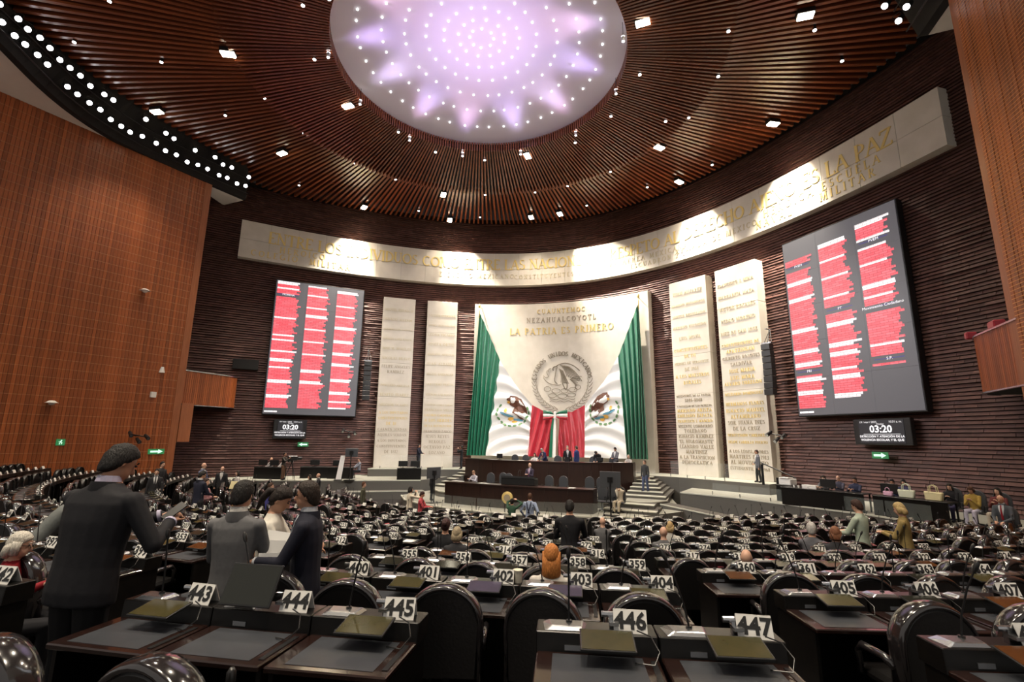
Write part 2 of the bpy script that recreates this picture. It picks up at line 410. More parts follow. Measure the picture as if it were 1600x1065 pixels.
DOTS = [(-5.38,13.2),(-12.56,9.71),(-16.6,10.45),(-14.07,12.81),(-7.27,15.82),(-11.54,16.68),(-14.86,16.88),(-11.95,19.85),(-17.1,24.51),(7.47,22.87),(11.58,20.99),(11.14,23.77),(9.59,26.62),(15.12,22.49),(16.63,25.06),(10.71,32.54),(5.43,25.64),(2.83,27.36),(-5.94,25.05),(-7.0,22.44),(-11.3,23.68),(-10.03,26.41),(-3.35,27.07),(-5.08,30.76),(-1.47,31.76),(1.05,31.73),(4.3,30.95),(6.33,34.0),(1.56,35.2),(-11.22,31.2),(-7.14,34.06),(8.34,26.68)]
dm = MB(); dm.cyl((0,0,.02),(0,0,.26),.085,.07,10); dme = dm.mesh('housing', 'black_metal', True)
dl = MB(); dl.cyl((0,0,-.012),(0,0,.018),.075,.075,10); dle = dl.mesh('lens', 'lamp_dot', True)
CLK = ['twelve','one','two','three','four','five','six','seven','eight','nine','ten','eleven']; seen_d = {}
for x, y in DOTS:
    r = math.hypot(x-OC[0], y-OC[1]); z = 21.72 if r > R1 else 22.28-.66*(r-R0)/(R1-R0)-.06
    hr = CLK[int(round(math.degrees(math.atan2(x-OC[0], OC[1]-y))/30)) % 12 - 6]
    key = ('outer' if r > R1 else 'inner', hr); seen_d[key] = seen_d.get(key, 0)+1; nth_ = ['', ', the next one along', ', the third one there', ', the fourth one there'][min(3, seen_d[key]-1)]
    t = thing('ceiling_downlight', '%s downlight at %s o\'clock of the dome%s' % (key[0], hr, nth_), 'downlight', (x, y, z), 0, 'small downlights scattered over the slatted ceiling')
    link('housing', dme, t); link('lens', dle, t)
# bulbs of the dome
bm_ = MB(); bm_.ball((0,0,0), .052, nu=8, nv=5); bme = bm_.mesh('dome_bulb', 'bulb_white', 'all')
for rr, n in ((.62,8),(1.2,12),(1.95,18),(2.85,24),(3.9,32),(5.0,40),(6.15,46)):
    for j in range(n):
        a = 2*PI*(j+rng.uniform(-.12,.12)+rr)/n; x, y = OC[0]+rr*math.cos(a), OC[1]+rr*math.sin(a)
        tag(link('dome_bulb', bme, None, (x, y, dome_z(rr)-.05)), 'tiny white bulb set in the glowing violet dome', 'light bulb', 'rings of bulbs in the dome')
# lamps on the oculus rim throw coloured light up into the dome
RIMA = [(-6.39,15.83),(-7.24,19.2),(-6.61,23.09),(-4.36,25.84),(-.75,27.07),(3.13,26.4),(6.11,23.62),(7.11,20.19),(6.4,16.0),(3.4,13.0),(-.5,12.3),(-4.0,13.3)]
h1 = MB(); h1.cyl((0,0,-.02),(0,0,.75),.012,None,5); h1.box(-.11,.11,-.012,.012,-.06,-.03); h1.box(-.11,-.095,-.012,.012,-.22,-.03); h1.box(.095,.11,-.012,.012,-.22,-.03); h1 = h1.mesh('yoke','black_metal')
h2 = MB(); h2.cyl((0,0,-.30),(0,0,-.08),.07,.09,10); h2 = h2.mesh('housing','white_plastic', True)
h3 = MB(); h3.cyl((0,0,-.085),(0,0,-.06),.085,.085,10); h3.cyl((0,0,-.325),(0,0,-.298),.06,.06,8); h3 = h3.mesh('lens','lamp_white', True)
rimtxt = ['at the far left of the dome rim','at the left of the dome rim, beside a floodlight','at the lower left of the dome rim','left of the pair hanging over the presidium','right of the pair hanging over the presidium','at the lower right of the dome rim','at the right of the dome rim','at the far right of the dome rim','overhead right','overhead towards the camera, right','overhead towards the camera','overhead left']
for i, (x, y) in enumerate(RIMA):
    t = thing('rim_lamp', 'small white hanging lamp '+rimtxt[i], 'stage lamp', (x, y, 22.25), math.atan2(y-OC[1], x-OC[0])+PI/2, 'lamps hung round the dome rim')
    link('yoke', h1, t); link('housing', h2, t); link('lens', h3, t)
    c = [(.66,.46,1.),(.76,.60,1.),(.62,.48,1.),(.95,.58,.95)][i % 4]
    dx, dy = (OC[0]-x)/7.2, (OC[1]-y)/7.2
    spot('dome_beam', (x+dx*.3, y+dy*.3, 22.30), (OC[0]-dx*2.4, OC[1]-dy*2.4, 23.9), P_DOME*1.15, 54, 1., c, .2)
    spot('dome_beam', (x+dx*.2, y+dy*.2, 22.34), (OC[0]+dx*2.2, OC[1]+dy*2.2, 25.2), P_DOME*.24, 84, 1., [(.60,.42,1.),(.70,.58,1.),(.95,.55,.92)][i % 3], .2)
# stage lamps on the bridges
NTH = ['first','second','third','fourth','fifth','sixth','seventh','eighth','ninth','tenth','eleventh','twelfth','thirteenth','fourteenth','fifteenth','sixteenth','seventeenth','eighteenth','nineteenth','twentieth','twenty-first','twenty-second','twenty-third','twenty-fourth','twenty-fifth','twenty-sixth','twenty-seventh']
s1 = MB(); s1.cyl((0,-.22,0),(0,.16,0),.10,.14,10); s1.cyl((0,-.30,0),(0,-.21,0),.06,.10,8); s1 = s1.mesh('housing','black_metal', True)
s2 = MB(); s2.cyl((0,.150,0),(0,.172,0),.118,.118,12); s2 = s2.mesh('lens','lamp_white', True)
s3 = MB(); s3.box(-.16,-.145,-.02,.02,-.05,.26); s3.box(.145,.16,-.02,.02,-.05,.26); s3.box(-.16,.16,-.02,.02,.24,.26); s3 = s3.mesh('yoke','black_metal')
k = 0
for side, (lo, hi) in enumerate((BR_L, BR_R)):
    lo2 = smooth_curve(lo, 200); hi2 = smooth_curve(hi, 200)
    n = 27
    for j in range(n):
        for row in (0, 1):
            if rng.random() < .08: continue
            f = (j+.5+.3*row+rng.uniform(-.15,.15))/n; ii = min(199, int(f*199))
            zf = (.34 if row == 0 else .68)+rng.uniform(-.04,.04)
            a, b = lo2[ii], hi2[ii]; nx, ny = (a[0]+.6), (a[1]-19); q = math.hypot(nx, ny); nx /= q; ny /= q
            x = a[0]*(1-zf)+b[0]*zf-nx*.36; y = a[1]*(1-zf)+b[1]*zf-ny*.36; z = 20.25+2.05*zf-.25
            tx, ty = ((k*4.3) % 15-15 if side else (k*4.3) % 17-4), rng.uniform(29, 35)
            t = thing('stage_lamp', '%s glowing round lamp from the far end, %s row of the %s bridge' % (NTH[n-1-j], 'lower' if row == 0 else 'upper', 'right' if side else 'left'), 'stage lamp', (x, y, z), 0, ('right' if side else 'left')+' bridge stage lamps')
            cd_ = Vector((CAMX-x, 0-y, CAMZ-z)).normalized(); td = Vector((tx-x, ty-y, 2-z)).normalized(); d = (cd_*.75+td*.45).normalized()
            t.rotation_euler = d.to_track_quat('Y', 'Z').to_euler()
            link('housing', s1, t); link('lens', s2, t); link('yoke', s3, t)
            k += 1
            if k % 4 == 0: spot('stage_beam', Vector((x, y, z))+d*.3, (tx, ty, rng.uniform(2, 11)), P_STAGE*4, 40, .8, (1,.96,.94), .15)
# ================================================================== LETTERING (Roman capitals drawn as strokes with serifs)
T_, t_ = .17, .075
def S(*xs): return [('s', x, y) for x, y in xs]
GL = {
 'A': (.86, [('l',.1,0,.43,1,t_),('l',.43,1,.76,0,T_),('l',.22,.36,.64,.36,t_)]+S((.1,0),(.76,0))),
 'B': (.70, [('l',.16,0,.16,1,T_),('a',.3,.74,.26,.26,-90,90,.13),('a',.3,.26,.32,.26,-90,90,.15),('l',.1,1,.3,1,t_),('l',.1,.5,.3,.5,t_),('l',.1,0,.3,0,t_)]),
 'C': (.80, [('a',.45,.5,.38,.5,50,310,T_)]),
 'D': (.82, [('l',.16,0,.16,1,T_),('a',.3,.5,.44,.5,-90,90,T_),('l',.06,1,.3,1,t_),('l',.06,0,.3,0,t_)]),
 'E': (.66, [('l',.16,0,.16,1,T_),('l',.06,1,.58,1,t_),('l',.16,.52,.46,.52,t_),('l',.06,0,.6,0,t_),('l',.58,1,.58,.84,t_),('l',.6,0,.6,.17,t_)]),
 'F': (.62, [('l',.16,0,.16,1,T_),('l',.06,1,.56,1,t_),('l',.16,.52,.44,.52,t_),('l',.56,1,.56,.82,t_)]+S((.16,0))),
 'G': (.86, [('a',.45,.5,.38,.5,50,310,T_),('l',.72,.08,.72,.42,T_),('l',.58,.42,.84,.42,t_)]),
 'H': (.86, [('l',.16,0,.16,1,T_),('l',.70,0,.70,1,T_),('l',.16,.52,.7,.52,t_)]+S((.16,0),(.16,1),(.7,0),(.7,1))),
 'I': (.34, [('l',.17,0,.17,1,T_)]+S((.17,0),(.17,1))),
 'J': (.44, [('l',.26,.1,.26,1,T_),('a',.1,.08,.16,.2,-90,0,.1)]+S((.26,1))),
 'L': (.64, [('l',.16,0,.16,1,T_),('l',.06,0,.58,0,t_),('l',.58,0,.58,.2,t_)]+S((.16,1))),
 'M': (1.0, [('l',.14,0,.2,1,t_),('l',.2,1,.5,.05,T_),('l',.5,.05,.8,1,t_),('l',.8,1,.86,0,T_)]+S((.14,0),(.86,0),(.16,1),(.84,1))),
 'N': (.86, [('l',.16,0,.16,1,t_),('l',.14,1,.70,.02,T_),('l',.70,0,.70,1,t_)]+S((.16,0),(.14,1),(.7,1))),
 'O': (.92, [('a',.46,.5,.38,.5,0,360,T_)]),
 'P': (.66, [('l',.16,0,.16,1,T_),('a',.3,.72,.28,.28,-90,90,.14),('l',.06,1,.3,1,t_),('l',.16,.44,.3,.44,t_)]+S((.16,0))),
 'Q': (.92, [('a',.46,.5,.38,.5,0,360,T_),('l',.5,.1,.86,-.16,.12)]),
 'R': (.76, [('l',.16,0,.16,1,T_),('a',.3,.75,.26,.25,-90,90,.13),('l',.06,1,.3,1,t_),('l',.16,.5,.3,.5,t_),('l',.32,.5,.68,0,T_)]+S((.16,0),(.68,0))),
 'S': (.62, [('a',.31,.74,.21,.26,30,270,.13),('a',.31,.26,.23,.26,-150,90,.14)]),
 'T': (.76, [('l',.38,0,.38,1,T_),('l',.06,1,.70,1,t_),('l',.06,1,.06,.82,t_),('l',.7,1,.7,.82,t_)]+S((.38,0))),
 'U': (.82, [('l',.16,.3,.16,1,T_),('a',.41,.32,.25,.32,180,360,.13),('l',.66,.3,.66,1,t_)]+S((.16,1),(.66,1))),
 'V': (.82, [('l',.08,1,.42,0,T_),('l',.42,0,.74,1,t_)]+S((.08,1),(.74,1))),
 'X': (.80, [('l',.1,1,.7,0,T_),('l',.12,0,.68,1,t_)]+S((.1,1),(.68,1),(.12,0),(.7,0))),
 'Y': (.80, [('l',.08,1,.4,.48,T_),('l',.72,1,.4,.48,t_),('l',.4,0,.4,.5,T_)]+S((.08,1),(.72,1),(.4,0))),
 'Z': (.74, [('l',.08,0,.64,1,T_),('l',.08,1,.64,1,t_),('l',.06,0,.66,0,t_),('l',.08,1,.08,.82,t_),('l',.66,0,.66,.18,t_)]),
 ' ': (.42, []), '-': (.4, [('l',.06,.42,.34,.42,.1)]), '.': (.26, [('l',.06,.05,.2,.05,.12)]), '"': (.3, [('l',.09,.75,.09,1,.08),('l',.21,.75,.21,1,.08)]),
 '1': (.4, [('l',.2,0,.2,1,T_),('l',.06,.84,.2,1,t_)]+S((.2,0))), '2': (.6, [('a',.3,.72,.22,.28,-20,160,.12),('l',.5,.6,.08,.03,.13),('l',.06,0,.56,0,.1)]),
 '3': (.58, [('a',.28,.75,.22,.25,-90,150,.12),('a',.28,.26,.25,.26,-150,90,.13)]), '4': (.62, [('l',.42,0,.42,1,T_),('l',.42,1,.06,.3,t_),('l',.06,.28,.6,.28,t_)]),
 '6': (.62, [('a',.31,.3,.23,.3,0,360,.12),('a',.5,.5,.42,.5,110,190,.13)]), '8': (.58, [('a',.29,.75,.2,.25,0,360,.11),('a',.29,.26,.24,.26,0,360,.12)]), '9': (.62, [('a',.31,.7,.23,.3,0,360,.12),('a',.12,.5,.42,.5,-70,10,.13)]),
}
def text_width(s, track=.10): return sum(GL.get(c, GL[' '])[0]+track for c in s)
def glyph_quads(c, seg=7):
    out = []
    for st in GL.get(c, GL[' '])[1]:
        if st[0] == 's': out.append([(st[1]-.14, st[2]-.03),(st[1]+.14, st[2]-.03),(st[1]+.14, st[2]+.03),(st[1]-.14, st[2]+.03)])
        elif st[0] == 'l':
            _, x0, y0, x1, y1, w_ = st; dx, dy = x1-x0, y1-y0; L_ = math.hypot(dx, dy); nx, ny = -dy/L_*w_/2, dx/L_*w_/2
            if abs(dy) > .35: nx, ny = -w_/2*(1 if dy > 0 else -1), 0
            out.append([(x0+nx,y0+ny),(x1+nx,y1+ny),(x1-nx,y1-ny),(x0-nx,y0-ny)][::-1])
        else:
            _, cx, cy, rx, ry, a0, a1, w_ = st; n = max(3, int(seg*abs(a1-a0)/180))
            for i in range(n):
                q = []
                A, B = [math.radians(a0+(a1-a0)*k/n) for k in (i, i+1)]
                for a, sg in ((A,1),(B,1),(B,-1),(A,-1)):
                    th = (.45+.55*abs(math.cos(a)))*w_/2*sg
                    q.append((cx+(rx+th-.02)*math.cos(a), cy+(ry+th*.9-.04)*math.sin(a)))
                out.append(q)
    return out
def lay_text(mb, s, h, f, track=.10, mi=0, align=.5, depth=.03):
    """f(x, z, d) -> world point; text centred (align) at x = 0, baseline z = 0"""
    x = -text_width(s, track)*h*align
    for c in s:
        for q in glyph_quads(c):
            a = [f(x+p[0]*h, p[1]*h, depth) for p in q]; b = [f(x+p[0]*h, p[1]*h, -.02) for p in q]
            mb.add(a+b, [(0,1,2,3),(0,4,5,1),(1,5,6,2),(2,6,7,3),(3,7,4,0)], mi)
        x += (GL.get(c, GL[' '])[0]+track)*h
# ================================================================== STONE
# frieze: curved band of stone panels
ZB, ZT = 16.45, 19.27
fr = thing('stone_frieze', 'long curved pale stone frieze with gilded lettering high on the brick wall', 'frieze', (0, YA, 16.45))
sA, sB = x2s(-21.1), x2s(19.93); NP = 26
core = MB(); core.loft([[(p.x,p.y-YA,.03),(q.x,q.y-YA,.03),(q.x,q.y-YA,ZT-ZB-.03),(p.x,p.y-YA,ZT-ZB-.03)] for p, q in [(par(s2x(s), .03), par(s2x(s), .6)) for s in np.linspace(sA+.02, sB-.02, 60)]])
obj('frieze_core', core, 'stone_joint', fr)
for i in range(NP):
    for k in range(2):
        s0 = sA+(sB-sA)*i/NP+.008; s1 = sA+(sB-sA)*(i+1)/NP-.008; z0, z1 = (0, 1.40) if k == 0 else (1.416, ZT-ZB)
        mb = MB(); mb.loft([[(p.x,p.y-YA,z0),(q.x,q.y-YA,z0),(q.x,q.y-YA,z1),(p.x,p.y-YA,z1)] for p, q in [(par(s2x(s), 0), par(s2x(s), .58)) for s in np.linspace(s0, s1, 4)]])
        obj('stone_panel', mb, 'stone', fr)
def on_par(s_mid, z0, zr=0.):
    def f(x, z, d):
        p = par(s2x(s_mid+x), -d); return (p.x, p.y-YA, z0+z-zr)
    return f
# main sentence between the two ends
sent = 'ENTRE LOS INDIVIDUOS COMO ENTRE LAS NACIONES EL RESPETO AL DERECHO AJENO ES LA PAZ'
mb = MB(); h = .86; span = (x2s(18.6)-x2s(-20.0)); tr = (span/h - text_width(sent, 0))/len(sent)
lay_text(mb, sent, h, on_par((x2s(18.6)+x2s(-20.0))/2, 1.40), track=tr, depth=.035); stuff(obj('lettering', mb, 'gold_leaf', fr))['label'] = 'gilded capitals of the main sentence'
for txt, xm, z, h in (('HEROICO', -18.4, .80, .44), ('COLEGIO  MILITAR', -18.4, .25, .44), ('FUERZA AEREA MEXICANA', 5.2, .80, .36), ('ESCUADRON 201', 6.6, .30, .34), ('HEROICA ESCUELA', 15.9, .80, .44), ('NAVAL', 13.9, .25, .44), ('MILITAR', 17.0, .25, .44), ('EJERCITO MEXICANO', -8.0, .62, .36), ('CONSTITUYENTES DE 1917', -1.5, .55, .34), ('ARMADA DE MEXICO', 10.6, .55, .36)):
    mb = MB(); lay_text(mb, txt, h, on_par(x2s(xm), z), track=.34, depth=.025); stuff(obj('lettering', mb, 'gold_leaf' if h > .4 else 'pale_letter', fr))
# central panel
cp = thing('stone_panel_central', 'broad pale stone panel with carved seal behind the draped flags', 'stone panel', (0, YA, 1.6))
PXA, PXB, PZ = -8.12, 5.72, 13.2
mb = MB()
mb.loft([[(p.x,p.y-YA,0),(q.x,q.y-YA,0),(q.x,q.y-YA,PZ),(p.x,p.y-YA,PZ)] for p, q in [(par(x, .0), par(x, .75)) for x in np.linspace(PXA, PXB, 22)]])
obj('slab', mb, 'stone', cp)
for txt, z, h, mt in (('CUAUHTEMOC', 12.35, .36, 'gold_leaf'), ('NEZAHUALCOYOTL', 11.62, .38, 'dark_letter'), ('LA PATRIA ES PRIMERO', 10.62, .52, 'gold_leaf')):
    mb = MB(); lay_text(mb, txt, h, on_par(x2s(-1.25), z), track=.30 if h < .5 else .16, depth=.03); stuff(obj('lettering', mb, mt, cp))
# pillars: slabs with lines of carved names
def pillar(label, A, B, lines, zt=13.2, dep=.85, out=.25):
    A = Vector((A[0], A[1])); B = Vector((B[0], B[1])); d = (B-A).normalized(); n = Vector((-d.y, d.x))
    if n.y < 0: n = -n
    W = (B-A).length; c = (A+B)/2
    t = thing('stone_pillar', label, 'stone pillar', (c.x, c.y, 1.6), math.atan2(d.y, d.x))
    nseg = 5
    for i in range(nseg):
        mb = MB(); mb.box(-W/2, W/2, -out, dep, zt*i/nseg+(.006 if i else 0), zt*(i+1)/nseg-.006); obj('slab_block', mb, 'stone', t, bevel=.012)
    mb = MB(); mb.box(-W/2+.02, W/2-.02, -out+.02, dep, .02, zt-.02); obj('slab_core', mb, 'stone_joint', t)
    for (txt, z, mt) in lines:
        mb = MB(); h = min(.22, (W-.3)/max(3, text_width(txt, .12)))
        lay_text(mb, txt, h, lambda x, zz, dd, z=z: (x, -out-dd, z+zz), track=.12, depth=.022); stuff(obj('lettering', mb, mt, t))
G_, D_, P_L = 'gold_leaf', 'dark_letter', 'pale_letter'
def col(lines, z0, step): return [(l, z0-step*i, m) for i, (l, m) in enumerate(lines)]
pillar('outer left stone pillar carved with names, beside the left screen', (-14.13,31.25), (-12.22,32.85),
  col([('MIGUEL HIDALGO',P_L),('IGNACIO ALLENDE',P_L),('HERMENEGILDO GALEANA',P_L),('IGNACIO LOPEZ RAYON',P_L),('JOSE M. MORELOS',P_L),('NICOLAS BRAVO',P_L)],12.1,.78)
 +col([('FELIPE ANGELES',D_),('RAMIREZ',D_)],7.55,.42)
 +col([('PONCIANO ARRIAGA',P_L),('BENITO JUAREZ',P_L),('MELCHOR OCAMPO',P_L)],6.1,.75)+col([('A LOS DIPUTADOS',G_),('CONSTITUYENTES',G_),('DE 1857',G_),('CARMEN SERDAN',D_),('AQUILES SERDAN',D_),('A LOS DIPUTADOS',D_),('CONSTITUYENTES',D_),('DE 1812',D_)],4.0,.42))
pillar('inner left stone pillar with faint carved names, left of the flags', (-11.42,33.46), (-9.39,34.81),
  col([('VICENTE GUERRERO',P_L),('ANDRES QUINTANA ROO',P_L),('LEONA VICARIO',P_L),('JOSEFA ORTIZ',P_L),('MARIANO ABASOLO',P_L),('JUAN ALDAMA',P_L),('MIGUEL BARRAGAN',P_L),('GUILLERMO PRIETO',P_L),('IGNACIO ZARAGOZA',P_L)],11.9,.80)
 +col([('VALENTIN GOMEZ FARIAS',P_L),('FRANCISCO VILLA',P_L),('LAZARO CARDENAS',G_),('A LOS HEROES',G_),('DE LA REVOLUCION',G_),('FRANCISCO ZARCO',D_),('JESUS REYES',D_),('HEROLES',D_),('OCTAVIO PAZ',D_),('LOZANO',D_)],4.7,.41))
pillar('inner right stone pillar carved with names, right of the flags', (7.45,35.85), (9.92,34.48),
  col([('JUAN ALVAREZ',P_L),('MARIANO MATAMOROS',P_L),('SANTOS DEGOLLADO',P_L),('MARIANO ESCOBEDO',P_L),('LUIS MOYA',P_L)],12.2,.80)
 +col([('CONSTITUYENTES',G_),('DE 1917',G_),('HEROES DE VERACRUZ',P_L),('DE 1914',P_L),('A LOS MAESTROS',G_),('RURALES',G_)],8.2,.45)
 +col([('DEFENSORES DE LA PATRIA',D_),('1846-1848',D_),('Y BATALLON DE SAN PATRICIO',D_),('MARIANO ARISTA',G_),('EMILIANO ZAPATA',G_),('FRANCISCO I. MADERO',G_),('VICENTE LOMBARDO',D_),('TOLEDANO',D_),('IGNACIO RAMIREZ',D_),('"EL NIGROMANTE"',D_),('LEANDRO VALLE',D_),('MARTINEZ',D_),('A LA TRANSICION',D_),('DEMOCRATICA',D_)],5.1,.335))
pillar('outer right stone pillar carved with names, beside the right screen', (10.53,34.08), (12.82,32.37),
  col([('FRANCISCO J. MINA',P_L),('MARGARITA MAZA',P_L),('VICTOR ROSALES',P_L),('PEDRO MORENO',P_L),('DIEZ DE SAN JOSE',P_L)],12.0,.80)
 +col([('CONSTITUYENTES DE',G_),('APATZINGAN',G_),('GILBERTO BOSQUES',D_),('SALDIVAR',D_),('JOSE MARIA',G_),('LUIS MORA',G_)],8.05,.42)
 +col([('ALVARO OBREGON',G_),('BELISARIO DOMINGUEZ',G_),('HERMANOS FLORES',G_)],5.6,.62)+col([('IGNACIO MANUEL',G_),('ALTAMIRANO',G_),('SOR JUANA INES',D_),('DE LA CRUZ',D_),('VENUSTIANO CARRANZA',G_)],3.95,.36)
 +col([('FELIPE CARRILLO PUERTO',G_)],2.1,.4)+col([('A LOS LEGISLADORES',D_),('MARTIRES DE 1913',D_),('AL MOVIMIENTO',D_),('ESTUDIANTIL DE 1968',D_)],1.55,.33))
# ------------------------------------------------------------------ carved national seal: wreath, eagle, lettering round the rim
SX, SZ = -1.25, 8.30-1.6
def sl(x, z, d=.05): p = par(SX+x, -d); return (p.x, p.y-YA, SZ+z)
def relief(path, r, name, d=.05, m='stone_relief'):
    mb = MB()
    for pth, rr in path: mb.tube([sl(x*1.13, z*1.13, d*.6) for x, z in pth], rr*.52, 5)
    return stuff(obj(name, mb, m, cp, 'all'))
mat('stone_relief', (.20,.165,.12), .6, c2=(.27,.23,.17), scale=8.)
mb = MB()
word = 'ESTADOS UNIDOS MEXICANOS'; n = len(word)
for i, ch in enumerate(word):
    a = math.radians(172-164*i/(n-1)); h = .34
    def f(x, z, d, a=a): rr = 2.10+z; return sl(rr*math.cos(a)+x*math.sin(a), rr*math.sin(a)-x*math.cos(a), .03+max(d, 0))
    lay_text(mb, ch, h, f, depth=.05)
stuff(obj('seal_lettering', mb, 'stone_relief', cp))
def bez(p, n=8):
    P_ = [Vector(q) for q in p]; out = []
    for i in range(n+1):
        t = i/n; q = P_[:]
        while len(q) > 1: q = [a*(1-t)+b*t for a, b in zip(q, q[1:])]
        out.append((q[0].x, q[0].y))
    return out
# eagle: body, raised wing fans, spread wing, tail, head with hooked beak and snake
ea = []
ea.append((bez([(-.42,1.12),(.1,1.5),(.75,1.3),(1.25,.75)]), .06))
for k in range(9):
    f = k/8; ea.append((bez([(-.15+.55*f,1.22-.12*f),(.25+.75*f,.85-.1*f),(.35+1.05*f,.35-.35*f)]), .040))
for k in range(7):
    f = k/6; ea.append((bez([(-.2+.25*f,.95-.15*f),(.0+.2*f,.4),(-.1+.55*f,-.05-.1*f)]), .035))
for k in range(7):
    f = k/6; ea.append((bez([(.55,.15),(.85+.35*f,.05-.4*f+.3*(1-f)),(1.38-.55*f,.35-.95*f)]), .032))
ea.append((bez([(-.35,1.1),(-.6,1.15),(-.78,.95),(-.62,.82)]), .07)); ea.append((bez([(-.78,.95),(-.98,.98),(-1.0,.72)]), .05))
ea.append((bez([(-.35,1.05),(-.5,.7),(-.45,.3),(-.75,.05),(-.35,-.12)]), .06))
ea.append((bez([(-1.05,.85),(-1.3,.5),(-.7,.55),(-1.0,.1),(-1.35,.45)]), .038)); ea.append((bez([(-1.35,.35),(-1.1,-.15),(-.6,-.25),(-.1,-.2)]), .04))
ea.append((bez([(.0,-.05),(.1,-.35),(.25,-.55)]), .07)); ea.append((bez([(.3,.0),(.4,-.3),(.3,-.5)]), .06))
relief(ea, .05, 'eagle_relief', .07)
cact = []
for cx, cz, rx, rz in ((-1.05,-.48,.24,.18),(-.45,-.62,.3,.16),(.15,-.62,.24,.16),(.75,-.56,.3,.16),(1.1,-.4,.2,.16),(-.7,-.95,.3,.14),(0,-.98,.34,.16),(.65,-.92,.3,.14)):
    cact.append(([(cx+rx*math.cos(2*PI*i/10), cz+rz*math.sin(2*PI*i/10)) for i in range(11)], .035))
for z in (-1.2,-1.36): cact.append(([(-.9+.15*i, z+.05*math.sin(i*1.6)) for i in range(13)], .03))
relief(cact, .04, 'cactus_relief', .06)
wr = []
for sg in (-1, 1):
    for k in range(11):
        a = math.radians(-92+sg*(8+8.0*k)); c, s_ = math.cos(a), math.sin(a); tx, tz = -s_*sg, c*sg
        for off in (-.12, .12):
            bx, bz = 1.95*c, 1.95*s_
            wr.append((bez([(bx,bz),(bx+tx*.12+c*off, bz+tz*.12+s_*off),(bx+tx*.34+c*off*1.5, bz+tz*.34+s_*off*1.5)], 4), .035))
relief(wr, .04, 'wreath_relief', .05)
